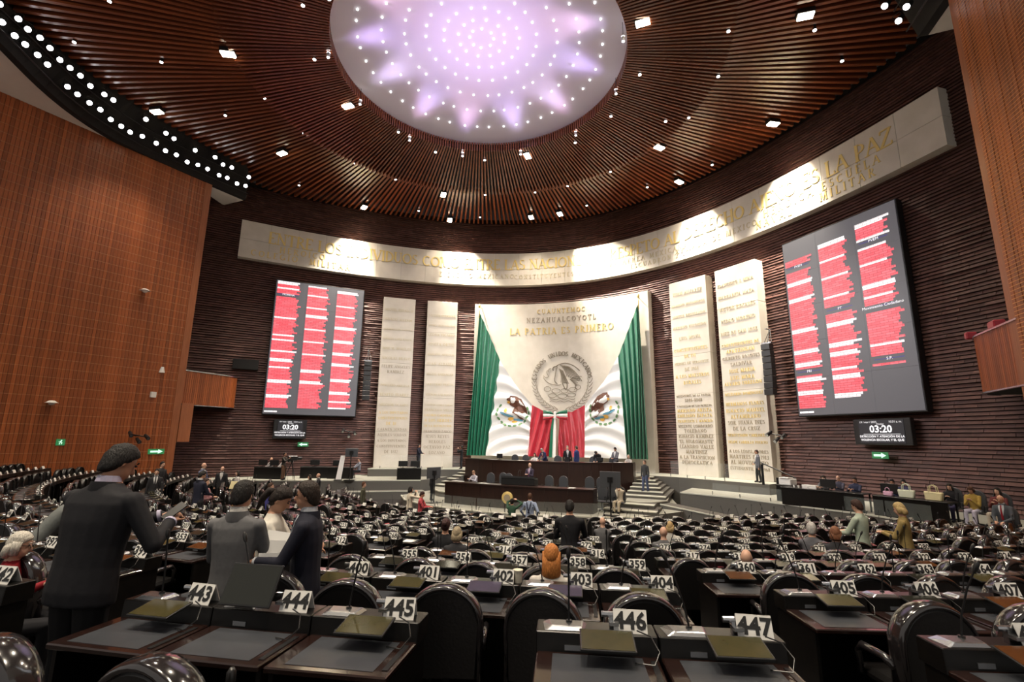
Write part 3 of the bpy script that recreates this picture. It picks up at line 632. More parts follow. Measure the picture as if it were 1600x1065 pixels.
# ------------------------------------------------------------------ flags
mat('flag_green', (.0,.135,.070), .34, c2=(.0,.11,.055), scale=3., spec=.5); mat('flag_white', (.80,.79,.77), .5, spec=.3); mat('flag_red', (.42,.008,.028), .40, c2=(.36,.006,.02), scale=3.)
mat('emblem_brown', (.13,.045,.022), .6, c2=(.07,.022,.012), scale=8.); mat('emblem_green', (.10,.22,.09), .6); mat('emblem_gold', (.75,.42,.08), .6); mat('emblem_blue', (.10,.28,.40), .6)
for n_ in ('flag_green','flag_white','flag_red'):
    b_ = M[n_].node_tree.nodes['Principled BSDF']; b_.inputs['Sheen Weight'].default_value = .25
FZ0 = 2.55
def flag(side, label):
    s = -1 if side == 0 else 1
    tip = (-7.6, 13.9) if side == 0 else (5.05, 13.75); cx = -1.5
    W = abs(tip[0]-cx)
    UT = [(0,0,1.0),(.12,.02,.985),(.36,.262,.66),(.50,.44,.50),(.72,.672,.345),(.86,.83,.30),(1.,.985,.293)]   # u -> (fraction towards centre, height fraction)
    UB = [(0,-.055),(.36,.17),(.72,.66),(1.,.97)]
    hi = tip[1]-FZ0
    ua = [q[0] for q in UT]
    def Tp(u): return np.interp(u, ua, [q[1] for q in UT]), np.interp(u, ua, [q[2] for q in UT])
    def Bp(u): return np.interp(u, [q[0] for q in UB], [q[1] for q in UB])
    def Spt(u, v):
        fx, fz = Tp(u); bx = Bp(u)
        x = fx*(1-v)+bx*v; z = FZ0 + hi*fz*(1-v)
        if u > .36 and u < .72: x += .035*math.sin(PI*v)*math.sin(PI*(u-.36)/.36)
        g = u < .36
        fold = (.24*math.sin(u*2*PI*17+.8*math.sin(v*3))*(.30+.70*v) if g else .20*math.sin(2*PI*(v*5.5+(u-.36)*4)+2.2*math.sin(PI*(u-.36)/.36))*(.35+.65*math.sin(PI*min(1, v*1.05))) if u < .72 else .20*math.sin(2*PI*((u-.72)*13+.9*v))*(.3+.7*v))
        X = tip[0] + (cx-tip[0])*x
        q = par(X); return (X, q.y - .45 - .65*v**1.5 - fold*.8 - .25*math.sin(PI*u)*v - YA, z-1.6)
    t = thing('national_flag', label, 'flag', (0, YA, 1.6), 0, 'the two draped flags')
    grids = {}
    for nm, u0, u1, mt, nu in (('green_band',0,.36,'flag_green',90),('white_band',.36,.72,'flag_white',56),('red_band',.72,1.,'flag_red',60)):
        nv = 46; G = [[Spt(u0+(u1-u0)*i/nu, j/nv) for i in range(nu+1)] for j in range(nv+1)]
        mb = MB(); mb.add([p for r in G for p in r], [(j*(nu+1)+i, j*(nu+1)+i+1, (j+1)*(nu+1)+i+1, (j+1)*(nu+1)+i) for j in range(nv) for i in range(nu)])
        obj(nm, mb, mt, t, 'all'); grids[nm] = np.array([p for r in G for p in r])
    # emblem printed on the white band
    Gw = grids['white_band']
    def onflag(X, Z):
        k = np.argsort((Gw[:,0]-X)**2 + (Gw[:,2]-Z)**2)[:3]; return (X, float(Gw[k,1].min())-.035, Z)
    ecx = (-4.85 if side == 0 else 2.20); ecz = 5.9-1.6 + (0 if side == 0 else .15); k_ = 1.0
    def patch(name, polys, mt):
        mb = MB()
        for pl in polys:
            P_ = [onflag(ecx+x*k_, ecz+z*k_) for x, z in pl]; c = tuple(np.mean(P_, axis=0)); nn = len(P_)
            mb.add(P_+[c], [(i, (i+1) % nn, nn) if s < 0 or True else 0 for i in range(nn)])
        stuff(obj(name, mb, mt, t))
    sg = 1 if side == 0 else -1
    R = lambda pl: [(sg*x, z) for x, z in pl]
    el = lambda cx_, cz_, a, b, th, n=8: [(cx_+a*math.cos(2*PI*i/n)*math.cos(th)-b*math.sin(2*PI*i/n)*math.sin(th), cz_+a*math.cos(2*PI*i/n)*math.sin(th)+b*math.sin(2*PI*i/n)*math.cos(th)) for i in range(n)]
    patch('emblem_eagle', [R([(-.25,1.28),(.10,1.25),(.30,.85),(.05,.35),(-.30,.55),(-.36,.95)]), R([(.10,1.25),(.55,1.02),(.80,.62),(.55,.45),(.30,.85)]), R([(.80,.62),(1.0,.25),(1.04,-.22),(.86,-.02),(.55,.45)]), R([(.30,.85),(.55,.45),(.40,.05),(.05,.35)]), R([(.55,.45),(.86,-.02),(.70,-.12),(.40,.05)]), R([(.05,.35),(.40,.05),(.30,-.25),(-.02,-.05)]), R([(.30,-.25),(.40,.0),(.85,-.62),(.55,-.58)]), R(el(-.32,.98,.16,.12,.4))], 'emblem_brown')
    patch('emblem_wreath', [R(el(1.12*math.cos(a), -.05+1.05*math.sin(a), .15, .08, a+PI/2)) for a in [math.radians(d_) for d_ in range(150, 395, 19)]], 'emblem_green')
    patch('emblem_cactus', [R(el(-.15,-.55,.22,.14,.2)), R(el(-.5,.1,.1,.18,.1)), R(el(-.35,.75,.12,.09,.5)), R(el(.15,-.75,.2,.12,0))], 'emblem_gold')
    patch('emblem_water', [R(el(-.55,-.2,.4,.09,-.5)), R(el(.35,-.62,.42,.09,-.15)), R(el(-.2,-.3,.3,.07,-.3))], 'emblem_blue')
    mb = MB(); X = tip[0]; yy = par(X).y-.48-YA
    mb.cyl((X, yy, tip[1]-1.6-.4), (X, yy, tip[1]-1.6+.55), .04, .03, 8); mb.ball((X, yy, tip[1]-1.6+.62), .10, .08, .16); mb.cyl((X, yy, tip[1]-1.05), (X, yy+.6, tip[1]-1.05), .03, n=6)
    obj('pole_finial', mb, 'gold_leaf', t, 'all')
flag(0, 'left draped tricolour flag, its tip tied at the panel\'s left edge')
flag(1, 'right draped tricolour flag, its tip tied at the panel\'s right edge')
bw = thing('ribbon_bow', 'small green white and red bow with long ribbon tails between the flags', 'bow', (-1.5, YA-1.1, 5.6))
for nm, mt, z0, z1 in (('green_loop','flag_green',.12,.42),('white_loop','flag_white',-.12,.14),('red_loop','flag_red',-.34,-.10)):
    mb = MB()
    for sg in (-1, 1):
        mb.loft([[(sg*x, -.12-.1*math.sin(PI*x/.95), zc+zz*k) for zz in (-.5,.5)]+[(sg*x, .05, zc+zz*k) for zz in (.5,-.5)] for x, zc, k in ((.06,(z0+z1)/2*.4,.10),(.4,(z0+z1)/2*.8,.8*(z1-z0)),(.95,(z0+z1)/2,(z1-z0)))])
    obj(nm, mb, mt, bw, 'all')
mb = MB(); mb.box(-.10,.10,-.2,.02,-.25,.3); obj('knot', mb, 'flag_white', bw, bevel=.03)
for nm, mt, x0, x1 in (('green_tail','flag_green',-.42,-.16),('white_tail','flag_white',-.16,.12),):
    mb = MB(); mb.loft([[(x0*k, -.12-.25*f, -.2-2.9*f),(x1*k, -.16-.25*f, -.2-2.9*f),(x1*k, -.06-.25*f, -.2-2.9*f),(x0*k, -.02-.25*f, -.2-2.9*f)] for f, k in ((0,.5),(.3,.8),(1,1.))]); obj(nm, mb, mt, bw)
# ================================================================== SCREENS AND SIGNS
def bfont_mesh(txt, size, align='CENTER', offset=0., extrude=0.):
    cu_ = bpy.data.curves.new('t', 'FONT'); cu_.body = txt; cu_.size = size; cu_.align_x = align; cu_.align_y = 'CENTER'; cu_.offset = offset; cu_.extrude = extrude; cu_.resolution_u = 2
    o = bpy.data.objects.new('t', cu_); me = bpy.data.meshes.new_from_object(o); bpy.data.objects.remove(o); bpy.data.curves.remove(cu_); return me
def text_obj(name, txt, size, m, parent, loc, rot=(PI/2,0,0), offset=0., align='CENTER', extrude=0.):
    me = bfont_mesh(txt, size, align, offset, extrude); me.materials.clear(); me.materials.append(M[m]); o = link(name, me, parent, loc); o.rotation_euler = rot; return o
def letter_mat(name, c, s):     # rows of illegible glowing names: thin dark breaks between letters and words
    m = emat(name, c, s); nt = m.node_tree; b = nt.nodes['Principled BSDF']; L = nt.links.new
    tc = nt.nodes.new('ShaderNodeTexCoord'); br = nt.nodes.new('ShaderNodeTexBrick'); mp = nt.nodes.new('ShaderNodeMapping'); mp.inputs['Rotation'].default_value = (PI/2,0,0)
    L(tc.outputs['Object'], mp.inputs[0]); L(mp.outputs[0], br.inputs['Vector'])
    br.inputs['Scale'].default_value = 1.; br.inputs['Brick Width'].default_value = .38; br.inputs['Row Height'].default_value = .118; br.inputs['Mortar Size'].default_value = .012; br.inputs['Mortar Smooth'].default_value = .6
    br.inputs['Color1'].default_value = (*c, 1); br.inputs['Color2'].default_value = (*[min(1, q*1.15+.06) for q in c], 1); br.inputs['Mortar'].default_value = (c[0]*.30, c[1]*.2, c[2]*.2, 1)
    L(br.outputs['Color'], b.inputs['Emission Color'])
letter_mat('names_red', (1.,.085,.115), 1.05); letter_mat('names_white', (1.,.90,.90), 1.1)
def led(label, A, B, z0, z1, cols, heads):
    A = Vector(A); B = Vector(B); d = (B-A).normalized(); W = (B-A).length; c = (A+B)/2
    t = thing('vote_screen', label, 'led screen', (c.x, c.y, z0), math.atan2(d.y, d.x)); H_ = z1-z0
    mb = MB(); mb.box(-W/2-.06, W/2+.06, .02, .45, -.06, H_+.06); obj('cabinet', mb, 'black_metal', t, bevel=.02)
    for i in range(3):
        for k in range(5):
            mb = MB(); mb.box(-W/2+W*i/3+.004, -W/2+W*(i+1)/3-.004, 0, .03, H_*k/5+.004, H_*(k+1)/5-.004); obj('panel_tile', mb, 'led_panel', t)
    pitch = .118
    for ci, (x0, zt, zb) in enumerate(cols):
        red = MB(); wh = MB(); n = int((zt-zb)/pitch); hz = heads.get(ci, {})
        w_ = 0; white = False; run = 0
        for r in range(n):
            z = zt-r*pitch
            hit = [h_ for h_ in hz if abs(h_-z) < .17]
            if hit: continue
            if run <= 0: white = (not white) and rng.random() < .9; run = rng.integers(1, 3) if white else rng.integers(2, 9)
            run -= 1
            wd = rng.choice([rng.uniform(1.25,1.5), rng.uniform(1.4,1.65)]) + (.12 if rng.random() < .12 else 0)
            q = [(x0, -.012, z-pitch*(.95)),(x0+wd, -.012, z-pitch*.95),(x0+wd, -.012, z),(x0, -.012, z)]
            (wh if white else red).add(q, [(0,1,2,3)])
        stuff(obj('red_names', red, 'names_red', t)); stuff(obj('white_names', wh, 'names_white', t))
        for z, txt in hz.items():
            mb = MB(); mb.add([(x0+.1,-.010,z-.02),(x0+1.45,-.010,z-.02),(x0+1.45,-.010,z+.02),(x0+.1,-.010,z+.02)], [(0,1,2,3)]); obj('heading_rule', mb, 'led_blue', t)
            text_obj('heading', txt, .20, 'led_white', t, (x0+.80, -.016, z))
    mb = MB(); mb.add([(-W/2+.08,-.012,.12),(-W/2+.9,-.012,.12),(-W/2+.9,-.012,.22),(-W/2+.08,-.012,.22)], [(0,1,2,3)]); obj('footer_line', mb, 'names_white', t)
    return t
led('tall left screen listing names in red and white columns', (-19.45,25.54), (-15.26,30.18), 5.35, 15.15, [(-3.05,9.75,.35),(-.95,9.65,.35),(1.15,9.55,.35)], {0:{8.75:'MORENA'}})
led('tall right screen listing names, its third column ending early', (14.12,31.26), (18.37,26.84), 5.22, 15.08, [(-2.98,8.75,.30),(-.92,9.05,.75),(1.12,9.35,2.15)], {0:{8.3:'PVEM',2.35:'PRI'},1:{5.35:'PT'},2:{8.3:'PVEM',5.0:'Movimiento Ciudadano',2.32+.14:'S.P.'}})
def clock(label, A, B, z0, z1):
    A = Vector(A); B = Vector(B); d = (B-A).normalized(); W = (B-A).length; c = (A+B)/2; H_ = z1-z0
    t = thing('clock_display', label, 'display', (c.x, c.y, z0), math.atan2(d.y, d.x))
    mb = MB(); mb.box(-W/2-.28, W/2+.28, .02, .3, -.08, H_+.08); obj('housing', mb, 'black_plastic', t, bevel=.02)
    mb = MB(); mb.box(-W/2, W/2, 0, .03, 0, H_); obj('screen', mb, 'clock_panel', t)
    text_obj('time', '03:20', .46, 'led_white', t, (0, -.012, H_*.60), offset=.012)
    text_obj('date', '19 / mar / 2025', .13, 'led_white', t, (-W/2+.06, -.012, H_*.92), align='LEFT')
    text_obj('hour', '10:31 a. m.', .13, 'led_white', t, (W/2-.05, -.012, H_*.92), align='RIGHT')
    text_obj('heading', 'Orador', .11, 'led_white', t, (0, -.012, H_*.83))
    for i, l in enumerate(('DETECCIÓN Y ATENCIÓN DE LA', 'VIOLENCIA ESCOLAR; Y EL QUE')): text_obj('caption', l, .135, 'led_white', t, (0, -.012, H_*(.29-.15*i)), offset=.003)
    mb = MB(); mb.add([(-W*.40,-.012,H_*.385),(W*.42,-.012,H_*.385),(W*.42,-.012,H_*.40),(-W*.40,-.012,H_*.40)], [(0,1,2,3)]); obj('rule', mb, 'led_white', t)
clock('small left black display reading 03:20 under the left screen', (-18.75,26.35), (-17.70,27.58), 3.72, 4.92)
clock('small right black display reading 03:20 under the right screen', (16.33,29.08), (17.72,27.6), 3.80, 4.86)
def exit_sign(label, p, rz, w_, sgn):
    t = thing('exit_sign', label, 'exit sign', p, rz)
    mb = MB(); mb.box(-w_/2, w_/2, 0, .05, -.15, .15); obj('panel', mb, 'exit_green', t)
    mb = MB(); mb.plate([(-sgn*.38*w_,-.05),(sgn*.10*w_,-.05),(sgn*.10*w_,-.12),(sgn*.40*w_,0),(sgn*.10*w_,.12),(sgn*.10*w_,.05),(-sgn*.38*w_,.05)][::sgn], -.012, .0); obj('arrow', mb, 'exit_arrow', t)
q = par(-17.62, .1); exit_sign('green exit arrow pointing left under the left display', (q.x, q.y, 3.25), math.atan2(-2*QA*-17.6, 1)*1.0, .72, -1)
q = par(16.85, .1); exit_sign('green exit arrow pointing right under the right display', (q.x, q.y, 3.24), -math.atan2(2*QA*16.85, 1), .72, 1)
exit_sign('green exit arrow pointing right, low on the left wood wall', (-20.40, 19.33, 2.84), math.radians(90-7.4), .85, 1)
t = thing('exit_sign', 'small green running-figure sign on the left wood wall', 'exit sign', (-20.98, 14.9, 3.36), math.radians(90-7.4))
mb = MB(); mb.box(-.18,.18,-.01,.04,-.16,.16); obj('panel', mb, 'exit_green', t)
mb = MB(); mb.ball((.02,-.02,.09),.03,.012,.03,6,4); mb.box(-.03,.03,-.02,-.011,-.02,.06); mb.box(-.09,-.03,-.02,-.011,.02,.04); mb.box(.03,.08,-.02,-.011,-.04,-.02); mb.box(-.06,-.03,-.02,-.011,-.11,-.02); mb.box(.02,.05,-.02,-.011,-.10,-.02); obj('pictogram', mb, 'exit_arrow', t)
# wall-hung line-array loudspeakers
def line_array(label, p, rz):
    t = thing('line_array_speaker', label, 'loudspeaker', p, rz)
    for i in range(8):
        mb = MB(); dy = -.012*(i-3)**2*.4; mb.hexa([(-.28,dy-.42,.02-.37*(i+1)),(.28,dy-.42,.02-.37*(i+1)),(.24,dy,.02-.37*(i+1)),(-.24,dy,.02-.37*(i+1))], [(-.28,dy-.42,-.01-.37*i),(.28,dy-.42,-.01-.37*i),(.24,dy,-.01-.37*i),(-.24,dy,-.01-.37*i)]); obj('cabinet', mb, 'black_plastic', t, bevel=.015)
    mb = MB(); mb.box(-.3,.3,-.36,-.06,.02,.09); mb.cyl((0,-.2,.05),(0,.05,.9),.03,n=6); mb.cyl((0,.25,.9),(0,-.3,.9),.035,n=6); mb.cyl((-.25,-.2,.05),(.05,.05,.9),.02,n=5); mb.cyl((.25,-.2,.05),(.05,.05,.9),.02,n=5); obj('bracket', mb, 'silver', t)
q = par(-14.8, -.25); line_array('black hanging line-array speaker left of the left pillars', (q.x, q.y, 9.5), .75)
q = par(13.25, -.30); line_array('black hanging line-array speaker right of the right pillars', (q.x, q.y, 9.35), -.70)
# wall robotic cameras / spot clusters
def wall_cluster(label, p, rz):
    t = thing('wall_lamp_cluster', label, 'wall lamps', p, rz)
    mb = MB(); mb.cyl((0,.6,0),(0,-.4,0),.035,n=6); mb.cyl((-.5,-.3,.1),(.5,-.3,-.1),.03,n=6); obj('arm', mb, 'black_metal', t)
    for dx, dz in ((-.45,.1),(0,-.25),(.42,-.05)):
        mb = MB(); mb.cyl((dx,-.55,dz-.12),(dx*.9,-.2,dz+.08),.11,.08,9); h_ = obj('lamp_head', mb, 'black_metal', t, True); 
        mb = MB(); mb.cyl((dx,-.57,dz-.13),(dx,-.552,dz-.12),.09,.09,9); obj('lens', mb, 'silver', h_)
q = par(-15.5, 0); wall_cluster('black lamp cluster on the brick left of the outer left pillar', (q.x, q.y, 4.2), .72)
q = par(13.2, 0); wall_cluster('black lamp cluster on the brick right of the outer right pillar', (q.x, q.y, 4.2), -.68)
wall_cluster('black lamp cluster low on the left wood wall', (-20.75+.3, 18.1, 3.74), math.radians(90-7.4)-PI/2+PI/2)
# little fittings on the left wood wall
for lab, y, z, kind in (('small grey cap camera high on the left wood wall', 17.34, 12.1, 0), ('small grey cap camera low on the left wood wall', 14.15, 5.36, 0), ('white bell-shaped fitting on the left wood wall', 18.93, 7.6, 1), ('white square box under the bell-shaped fitting', 18.7, 6.1, 2)):
    x = -20.36-(20.3-y)*math.tan(math.radians(7.4))+.05
    t = thing('wall_fitting', lab, 'wall fitting', (x, y, z), 0)
    mb = MB()
    if kind == 0: mb.cyl((.0,0,-.05),(.30,0,.02),.03,n=6); mb.cyl((.28,0,-.06),(.28,0,.06),.28,.10,12); mb.ball((.28,0,-.08),.14,.14,.1)
    elif kind == 1: mb.cyl((.14,0,-.18),(.14,0,.16),.16,.08,10); mb.box(0,.1,-.05,.05,-.05,.05)
    else: mb.box(0,.14,-.14,.14,-.16,.16)
    obj('body', mb, 'white_plastic', t, True)
# ================================================================== STAGE
def slab(name, pts, z0, z1, front, topmat='stage_floor', side='stage_carpet', strip=True):
    mb = MB(); n = len(pts)
    mb.add([(p[0],p[1],z0) for p in pts]+[(p[0],p[1],z1) for p in pts], [tuple(reversed(range(n)))]+[(i,(i+1)%n,(i+1)%n+n,i+n) for i in range(n)], 0)
    mb.add([(p[0],p[1],z1) for p in pts], [tuple(range(n))], 1)
    o = struct(obj(name, mb, [side, topmat]))
    if strip and front:
        m2 = MB(); m2.loft([[(p[0]-.0,p[1]-.03,z1-.05),(p[0],p[1]-.03,z1+.012),(p[0],p[1]+.10,z1+.012),(p[0],p[1]+.10,z1-.05)] for p in front]); obj('edge_strip', m2, 'stage_edge', o)
    return o
def ccw(pts):
    a = sum(p[0]*q[1]-q[0]*p[1] for p, q in zip(pts, pts[1:]+pts[:1])); return pts if a > 0 else pts[::-1]
def wall_pts(x0, x1, n, off=.55): return [tuple(par(x0+(x1-x0)*i/n, off)) for i in range(n+1)]
# lowest stage step (curved kerb), middle level, upper level, side platforms
k1 = [(-8.0,26.2),(-6.6,24.5),(-4.6,23.2),(-2.6,22.55),(-.6,22.2),(1.4,22.2),(3.4,22.65),(5.0,23.2),(6.6,24.2)]
slab('stage_kerb', ccw(k1+[(8.2,26.8),(7.0,33),(-8,33)]), 0, .40, k1)
k2 = [(-7.2,28.2),(-5.6,26.6),(-3,25.9),(1,25.6),(4.6,25.9),(6.6,27.0),(7.3,28.2)]
slab('stage_middle', ccw(k2+[(7.0,34),(-7.5,34)]), .39, .72, k2)
k3 = [(-13.6,30.0),(-12.0,31.0),(-10.25,31.95),(-8.4,32.9),(-6.9,33.4),(-6.5,31.6),(-4,30.6),(-1,30.0),(1.5,30.05),(3.5,30.7),(5.1,32.0),(5.4,33.9),(7.5,33.3),(9.0,32.2),(10.7,31.2),(12.3,30.3)]
slab('stage_upper', ccw(k3+[tuple(par(13.1,.55))]+wall_pts(12.6,-14.0,16)), 0, 1.6, k3[:5])
m2 = MB(); fr_ = k3[11:]; m2.loft([[(p[0],p[1]-.03,1.55),(p[0],p[1]-.03,1.612),(p[0],p[1]+.1,1.612),(p[0],p[1]+.1,1.55)] for p in fr_]); 
kr = [(7.83,29.6),(10.6,28.2),(13.1,25.95),(15.2,24.3),(17.2,21.7),(18.5,20.75)]
slab('stage_side_right', ccw(kr+[(19.0,20.6),(21.2,21.9)]+wall_pts(20.8,8.5,14,.5)), 0, 1.05, kr)
kl = [(-19.6,22.4),(-17.75,23.4),(-14.96,25.1),(-11.9,27.0),(-8.6,29.2)]
slab('stage_side_left', ccw(kl+[(-8.6,33)]+wall_pts(-9.5,-22.4,14,.5)+[(-21.6,22.3)]), 0, 1.05, kl)
def ramp(name, A, B, w_, z0, z1):
    a = Vector(A); b = Vector(B); d = (b-a).normalized(); n = Vector((-d.y, d.x)); n = n if n.y > 0 else -n
    c, e = a+n*w_, b+n*w_; mb = MB()
    mb.hexa([(a.x,a.y,0),(b.x,b.y,0),(e.x,e.y,0),(c.x,c.y,0)], [(a.x,a.y,z0),(b.x,b.y,z1),(e.x,e.y,z1),(c.x,c.y,z0)])
    o = struct(obj(name, mb, 'stage_carpet')); m2 = MB(); m2.hexa([(a.x,a.y-.03,z0-.04),(b.x,b.y-.03,z1-.04),(b.x,b.y+.08,z1-.04),(a.x,a.y+.08,z0-.04)], [(a.x,a.y-.03,z0+.01),(b.x,b.y-.03,z1+.01),(b.x,b.y+.08,z1+.01),(a.x,a.y+.08,z0+.01)]); obj('edge_strip', m2, 'stage_edge', o)
ramp('stage_ramp_right', (7.0,27.4), (11.6,24.9), .9, .62, .25)
ramp('stage_ramp_left', (-12.1,24.8), (-7.7,28.2), .8, .50, .50)
# steps at both sides of the presidium
def steps(name, x0, x1, ya, yb, z0, z1, n, skew):
    g = MB(); g.box(min(x0,x1), max(x0,x1), ya+.05, yb, 0, .05); e = None
    for i in range(n):
        y = ya+(yb-ya)*i/n; z = z0+(z1-z0)*(i+1)/n; zb = z0+(z1-z0)*i/n
        mb = MB(); sk = skew*(n-i)/n; xa, xb = x0-(sk if skew < 0 else 0)*0, x1+sk
        mb.hexa([(xa,y,zb-.02),(xb,y-.25,zb-.02),(xb,yb,zb-.02),(xa,yb,zb-.02)], [(xa,y,z),(xb,y-.25,z),(xb,yb,z),(xa,yb,z)])
        if e is None: e = struct(obj(name, mb, 'stage_carpet')); par_ = None
        else: obj('step', mb, 'stage_carpet', e)
        m2 = MB(); m2.hexa([(xa,y-.03,z-.03),(xb,y-.28,z-.03),(xb,y+.22,z-.03),(xa,y+.45,z-.03)], [(xa,y-.03,z+.008),(xb,y-.28,z+.008),(xb,y+.22,z+.008),(xa,y+.45,z+.008)]); obj('nosing', m2, 'stage_edge', e)
    return e
steps('stage_steps_right', 5.0, 5.8, 28.6, 33.9, .72, 1.58, 6, 1.4)
steps('stage_steps_left', -7.3, -6.5, 29.0, 33.4, .72, 1.58, 6, .0)
steps('stage_steps_front', 4.6, 6.7, 23.0, 26.9, .0, .72, 4, .9)

# ------------------------------------------------------------------ presidium desks
def curved_desk(name, label, front, z0, z1, depth, nseg, seal=False):
    P_ = smooth_curve(front, 24); t = thing(name, label, 'desk', (0, 0, 0))
    base = P_[0]
    cum = np.r_[0, np.cumsum(np.hypot(*np.diff(np.array(P_), axis=0).T))]
    def at(s): return Vector((np.interp(s, cum, [p[0] for p in P_]), np.interp(s, cum, [p[1] for p in P_])))
    L_ = cum[-1]
    for i in range(nseg):
        s0, s1 = L_*i/nseg+.004, L_*(i+1)/nseg-.004
        mb = MB(); rr = []
        for s in np.linspace(s0, s1, 4):
            p = at(s); rr.append([(p.x,p.y,z0),(p.x,p.y,z1-.06),(p.x,p.y+.05,z1-.06),(p.x,p.y+.05,z0)])
        mb.loft(rr); obj('front_panel', mb, 'presidium_wood', t)
    mb = MB(); mb.loft([[(p.x,p.y-.05,z1-.06),(p.x,p.y-.05,z1),(p.x,p.y+depth,z1),(p.x,p.y+depth,z1-.06)] for p in [at(s) for s in np.linspace(0, L_, 24)]]); obj('worktop', mb, 'presidium_wood', t)
    for s in (0.02, L_-.02):
        p = at(s); mb = MB(); mb.box(p.x-.03, p.x+.03, p.y+.03, p.y+depth, z0, z1-.06); obj('end_panel', mb, 'presidium_wood', t)
    return t
curved_desk('presidium_desk', 'long upper dark-wood presidium desk under the flags', [(-6.35,31.25),(-4,30.3),(-1,29.7),(1.5,29.72),(3.5,30.35),(5.0,31.6)], .72, 2.46, .95, 9)
ld = curved_desk('secretaries_desk', 'lower curved dark-wood desk with a round gold seal', [(-3.85,24.25),(-1.5,23.8),(1,23.62),(3,23.6),(4.4,23.75)], .40, 1.5, .85, 7)
mb = MB(); mb.loft([[(.10+.30*math.cos(2*PI*i/24)*k, yy, .92+.30*math.sin(2*PI*i/24)*k) for i in range(24)] for yy, k in ((23.66,1),(23.60,1),(23.585,.9))]); gs = obj('gold_seal', mb, 'gold_leaf', ld, 'all')
mb = MB(); mb.loft([[(.10+.17*math.cos(2*PI*i/20)*k, yy, .92+.17*math.sin(2*PI*i/20)*k) for i in range(20)] for yy, k in ((23.59,1),(23.565,1))]); mb.box(.02,.18,23.555,23.57,.84,1.0); obj('seal_centre', mb, 'dark_letter', gs)
t = thing('lectern', 'black box lectern in front of the speaker on the lower desk', 'lectern', (.42, 24.45, 1.5))
mb = MB(); mb.box(-.92,.92,-.3,.25,0,.34); obj('body', mb, 'black_plastic', t, bevel=.02)
mb = MB(); mb.hexa([(-.9,-.32,.34),(.9,-.32,.34),(.9,.2,.34),(-.9,.2,.34)], [(-.9,-.30,.44),(.9,-.30,.44),(.9,.2,.36),(-.9,.2,.36)]); obj('top', mb, 'black_metal', t)
for dx in (-.06,.06): mb = MB(); mb.tube([(dx,-.1,.4),(dx,-.05,.6),(dx*.7,.05,.74)], .009, 5); obj('microphone', mb, 'black_metal', t)
# office chairs of the presidium
def rounded_back(w_, h, z0, n=12, top=.5):
    pts = [(-w_/2, z0), (w_/2, z0)]
    r = w_/2; zc = z0+h-r*top*2
    for i in range(n+1):
        a = PI*i/n; pts.append((r*math.cos(a), zc+r*2*top*math.sin(a)))
    return pts
oc = {}
mb = MB(); mb.plate(rounded_back(.5,.66,.52), -.30, -.22); oc['backrest'] = mb.mesh('backrest','chair_grey' if 'chair_grey' in M else mat('chair_grey', (.055,.058,.064), .42).name, True, .015)
mb = MB(); mb.box(-.25,.25,-.24,.26,.42,.52); oc['seat'] = mb.mesh('seat','chair_grey', False, .03)
mb = MB(); mb.cyl((0,0,.06),(0,0,.42),.03,n=8)
for k in range(5): a = 2*PI*k/5; mb.cyl((0,0,.08),(.28*math.cos(a),.28*math.sin(a),.04),.02,n=5)
oc['base'] = mb.mesh('base','black_metal', True)
mb = MB(); mb.tube([(-.27,.18,.50),(-.29,.18,.68),(-.29,-.18,.68),(-.26,-.24,.6)], .018, 5); mb2 = MB(); mb2.tube([(.27,.18,.50),(.29,.18,.68),(.29,-.18,.68),(.26,-.24,.6)], .018, 5); oc['armrest'] = mb.mesh('armrest','black_plastic', True); oc['armrest.r'] = mb2.mesh('armrest','black_plastic', True)
def office_chair(label, p, rz, group):
    t = thing('office_chair', label, 'chair', p, rz, group)
    for k in oc: link(k.split('.')[0], oc[k], t)
    return t
ordl = ['leftmost grey chair at the lower desk','second grey chair from the left at the lower desk','third grey chair from the left at the lower desk, nearest the lectern\'s left','grey chair just right of the lectern at the lower desk','second grey chair right of the lectern','grey chair behind the right end of the lower desk','grey chair half hidden by the monitor at the lower desk']
for lab, (x, y) in zip(ordl, ((-2.2,26.3),(-1.65,26.8),(-1.1,26.4),(1.35,26.1),(2.2,26.1),(3.6,26.3),(4.2,26.4))): office_chair(lab, (x, y, .72), PI+rng.uniform(-.2,.2), 'grey chairs at the lower desk')
ordu = ['left grey chair of a pair at the upper desk\'s left end','right grey chair of a pair at the upper desk\'s left end','central grey chair at the upper desk','grey chair right of the standing men at the upper desk','grey chair between two men at the upper desk\'s right']
for lab, x in zip(ordu, (-3.05,-2.25,.06,2.4,3.7)): office_chair(lab, (x, 32.0, 1.6), rng.uniform(-.2,.2)+PI, 'grey chairs at the upper desk')
for lab, (x, y) in (('empty black side chair left of the person in cream', (4.55,24.9)), ('black side chair under the person in cream', (5.42,24.9)), ('empty black side chair beside the monitor stand', (5.0,25.0))): office_chair(lab, (x, y, .40 if y < 25 else .4), PI, 'side chairs by the steps')
def papers(label, p, n=4, w_=.3):
    t = thing('paper_stack', label, 'papers', p)
    for i in range(n): mb = MB(); mb.box(-w_*.5,w_*.5,-.15,.15,i*.006,i*.006+.005, M_=Matrix.Translation((rng.uniform(-.12,.12), rng.uniform(-.06,.06), 0)) @ Matrix.Rotation(rng.uniform(-.4,.4),4,'Z')); obj('sheet', mb, 'paper', t)
papers('loose white papers on the lower desk\'s left end', (-3.2,24.6,1.5), 5, .5); papers('white papers beside the left chairs of the lower desk', (-1.5,24.2,1.5)); papers('white papers on the upper desk between the chairs', (-1.8,30.3,2.46)); papers('white papers on the upper desk\'s right end', (4.2,31.3,2.46)); papers('white papers on the lower desk\'s right half', (3.4,24.0,1.5))
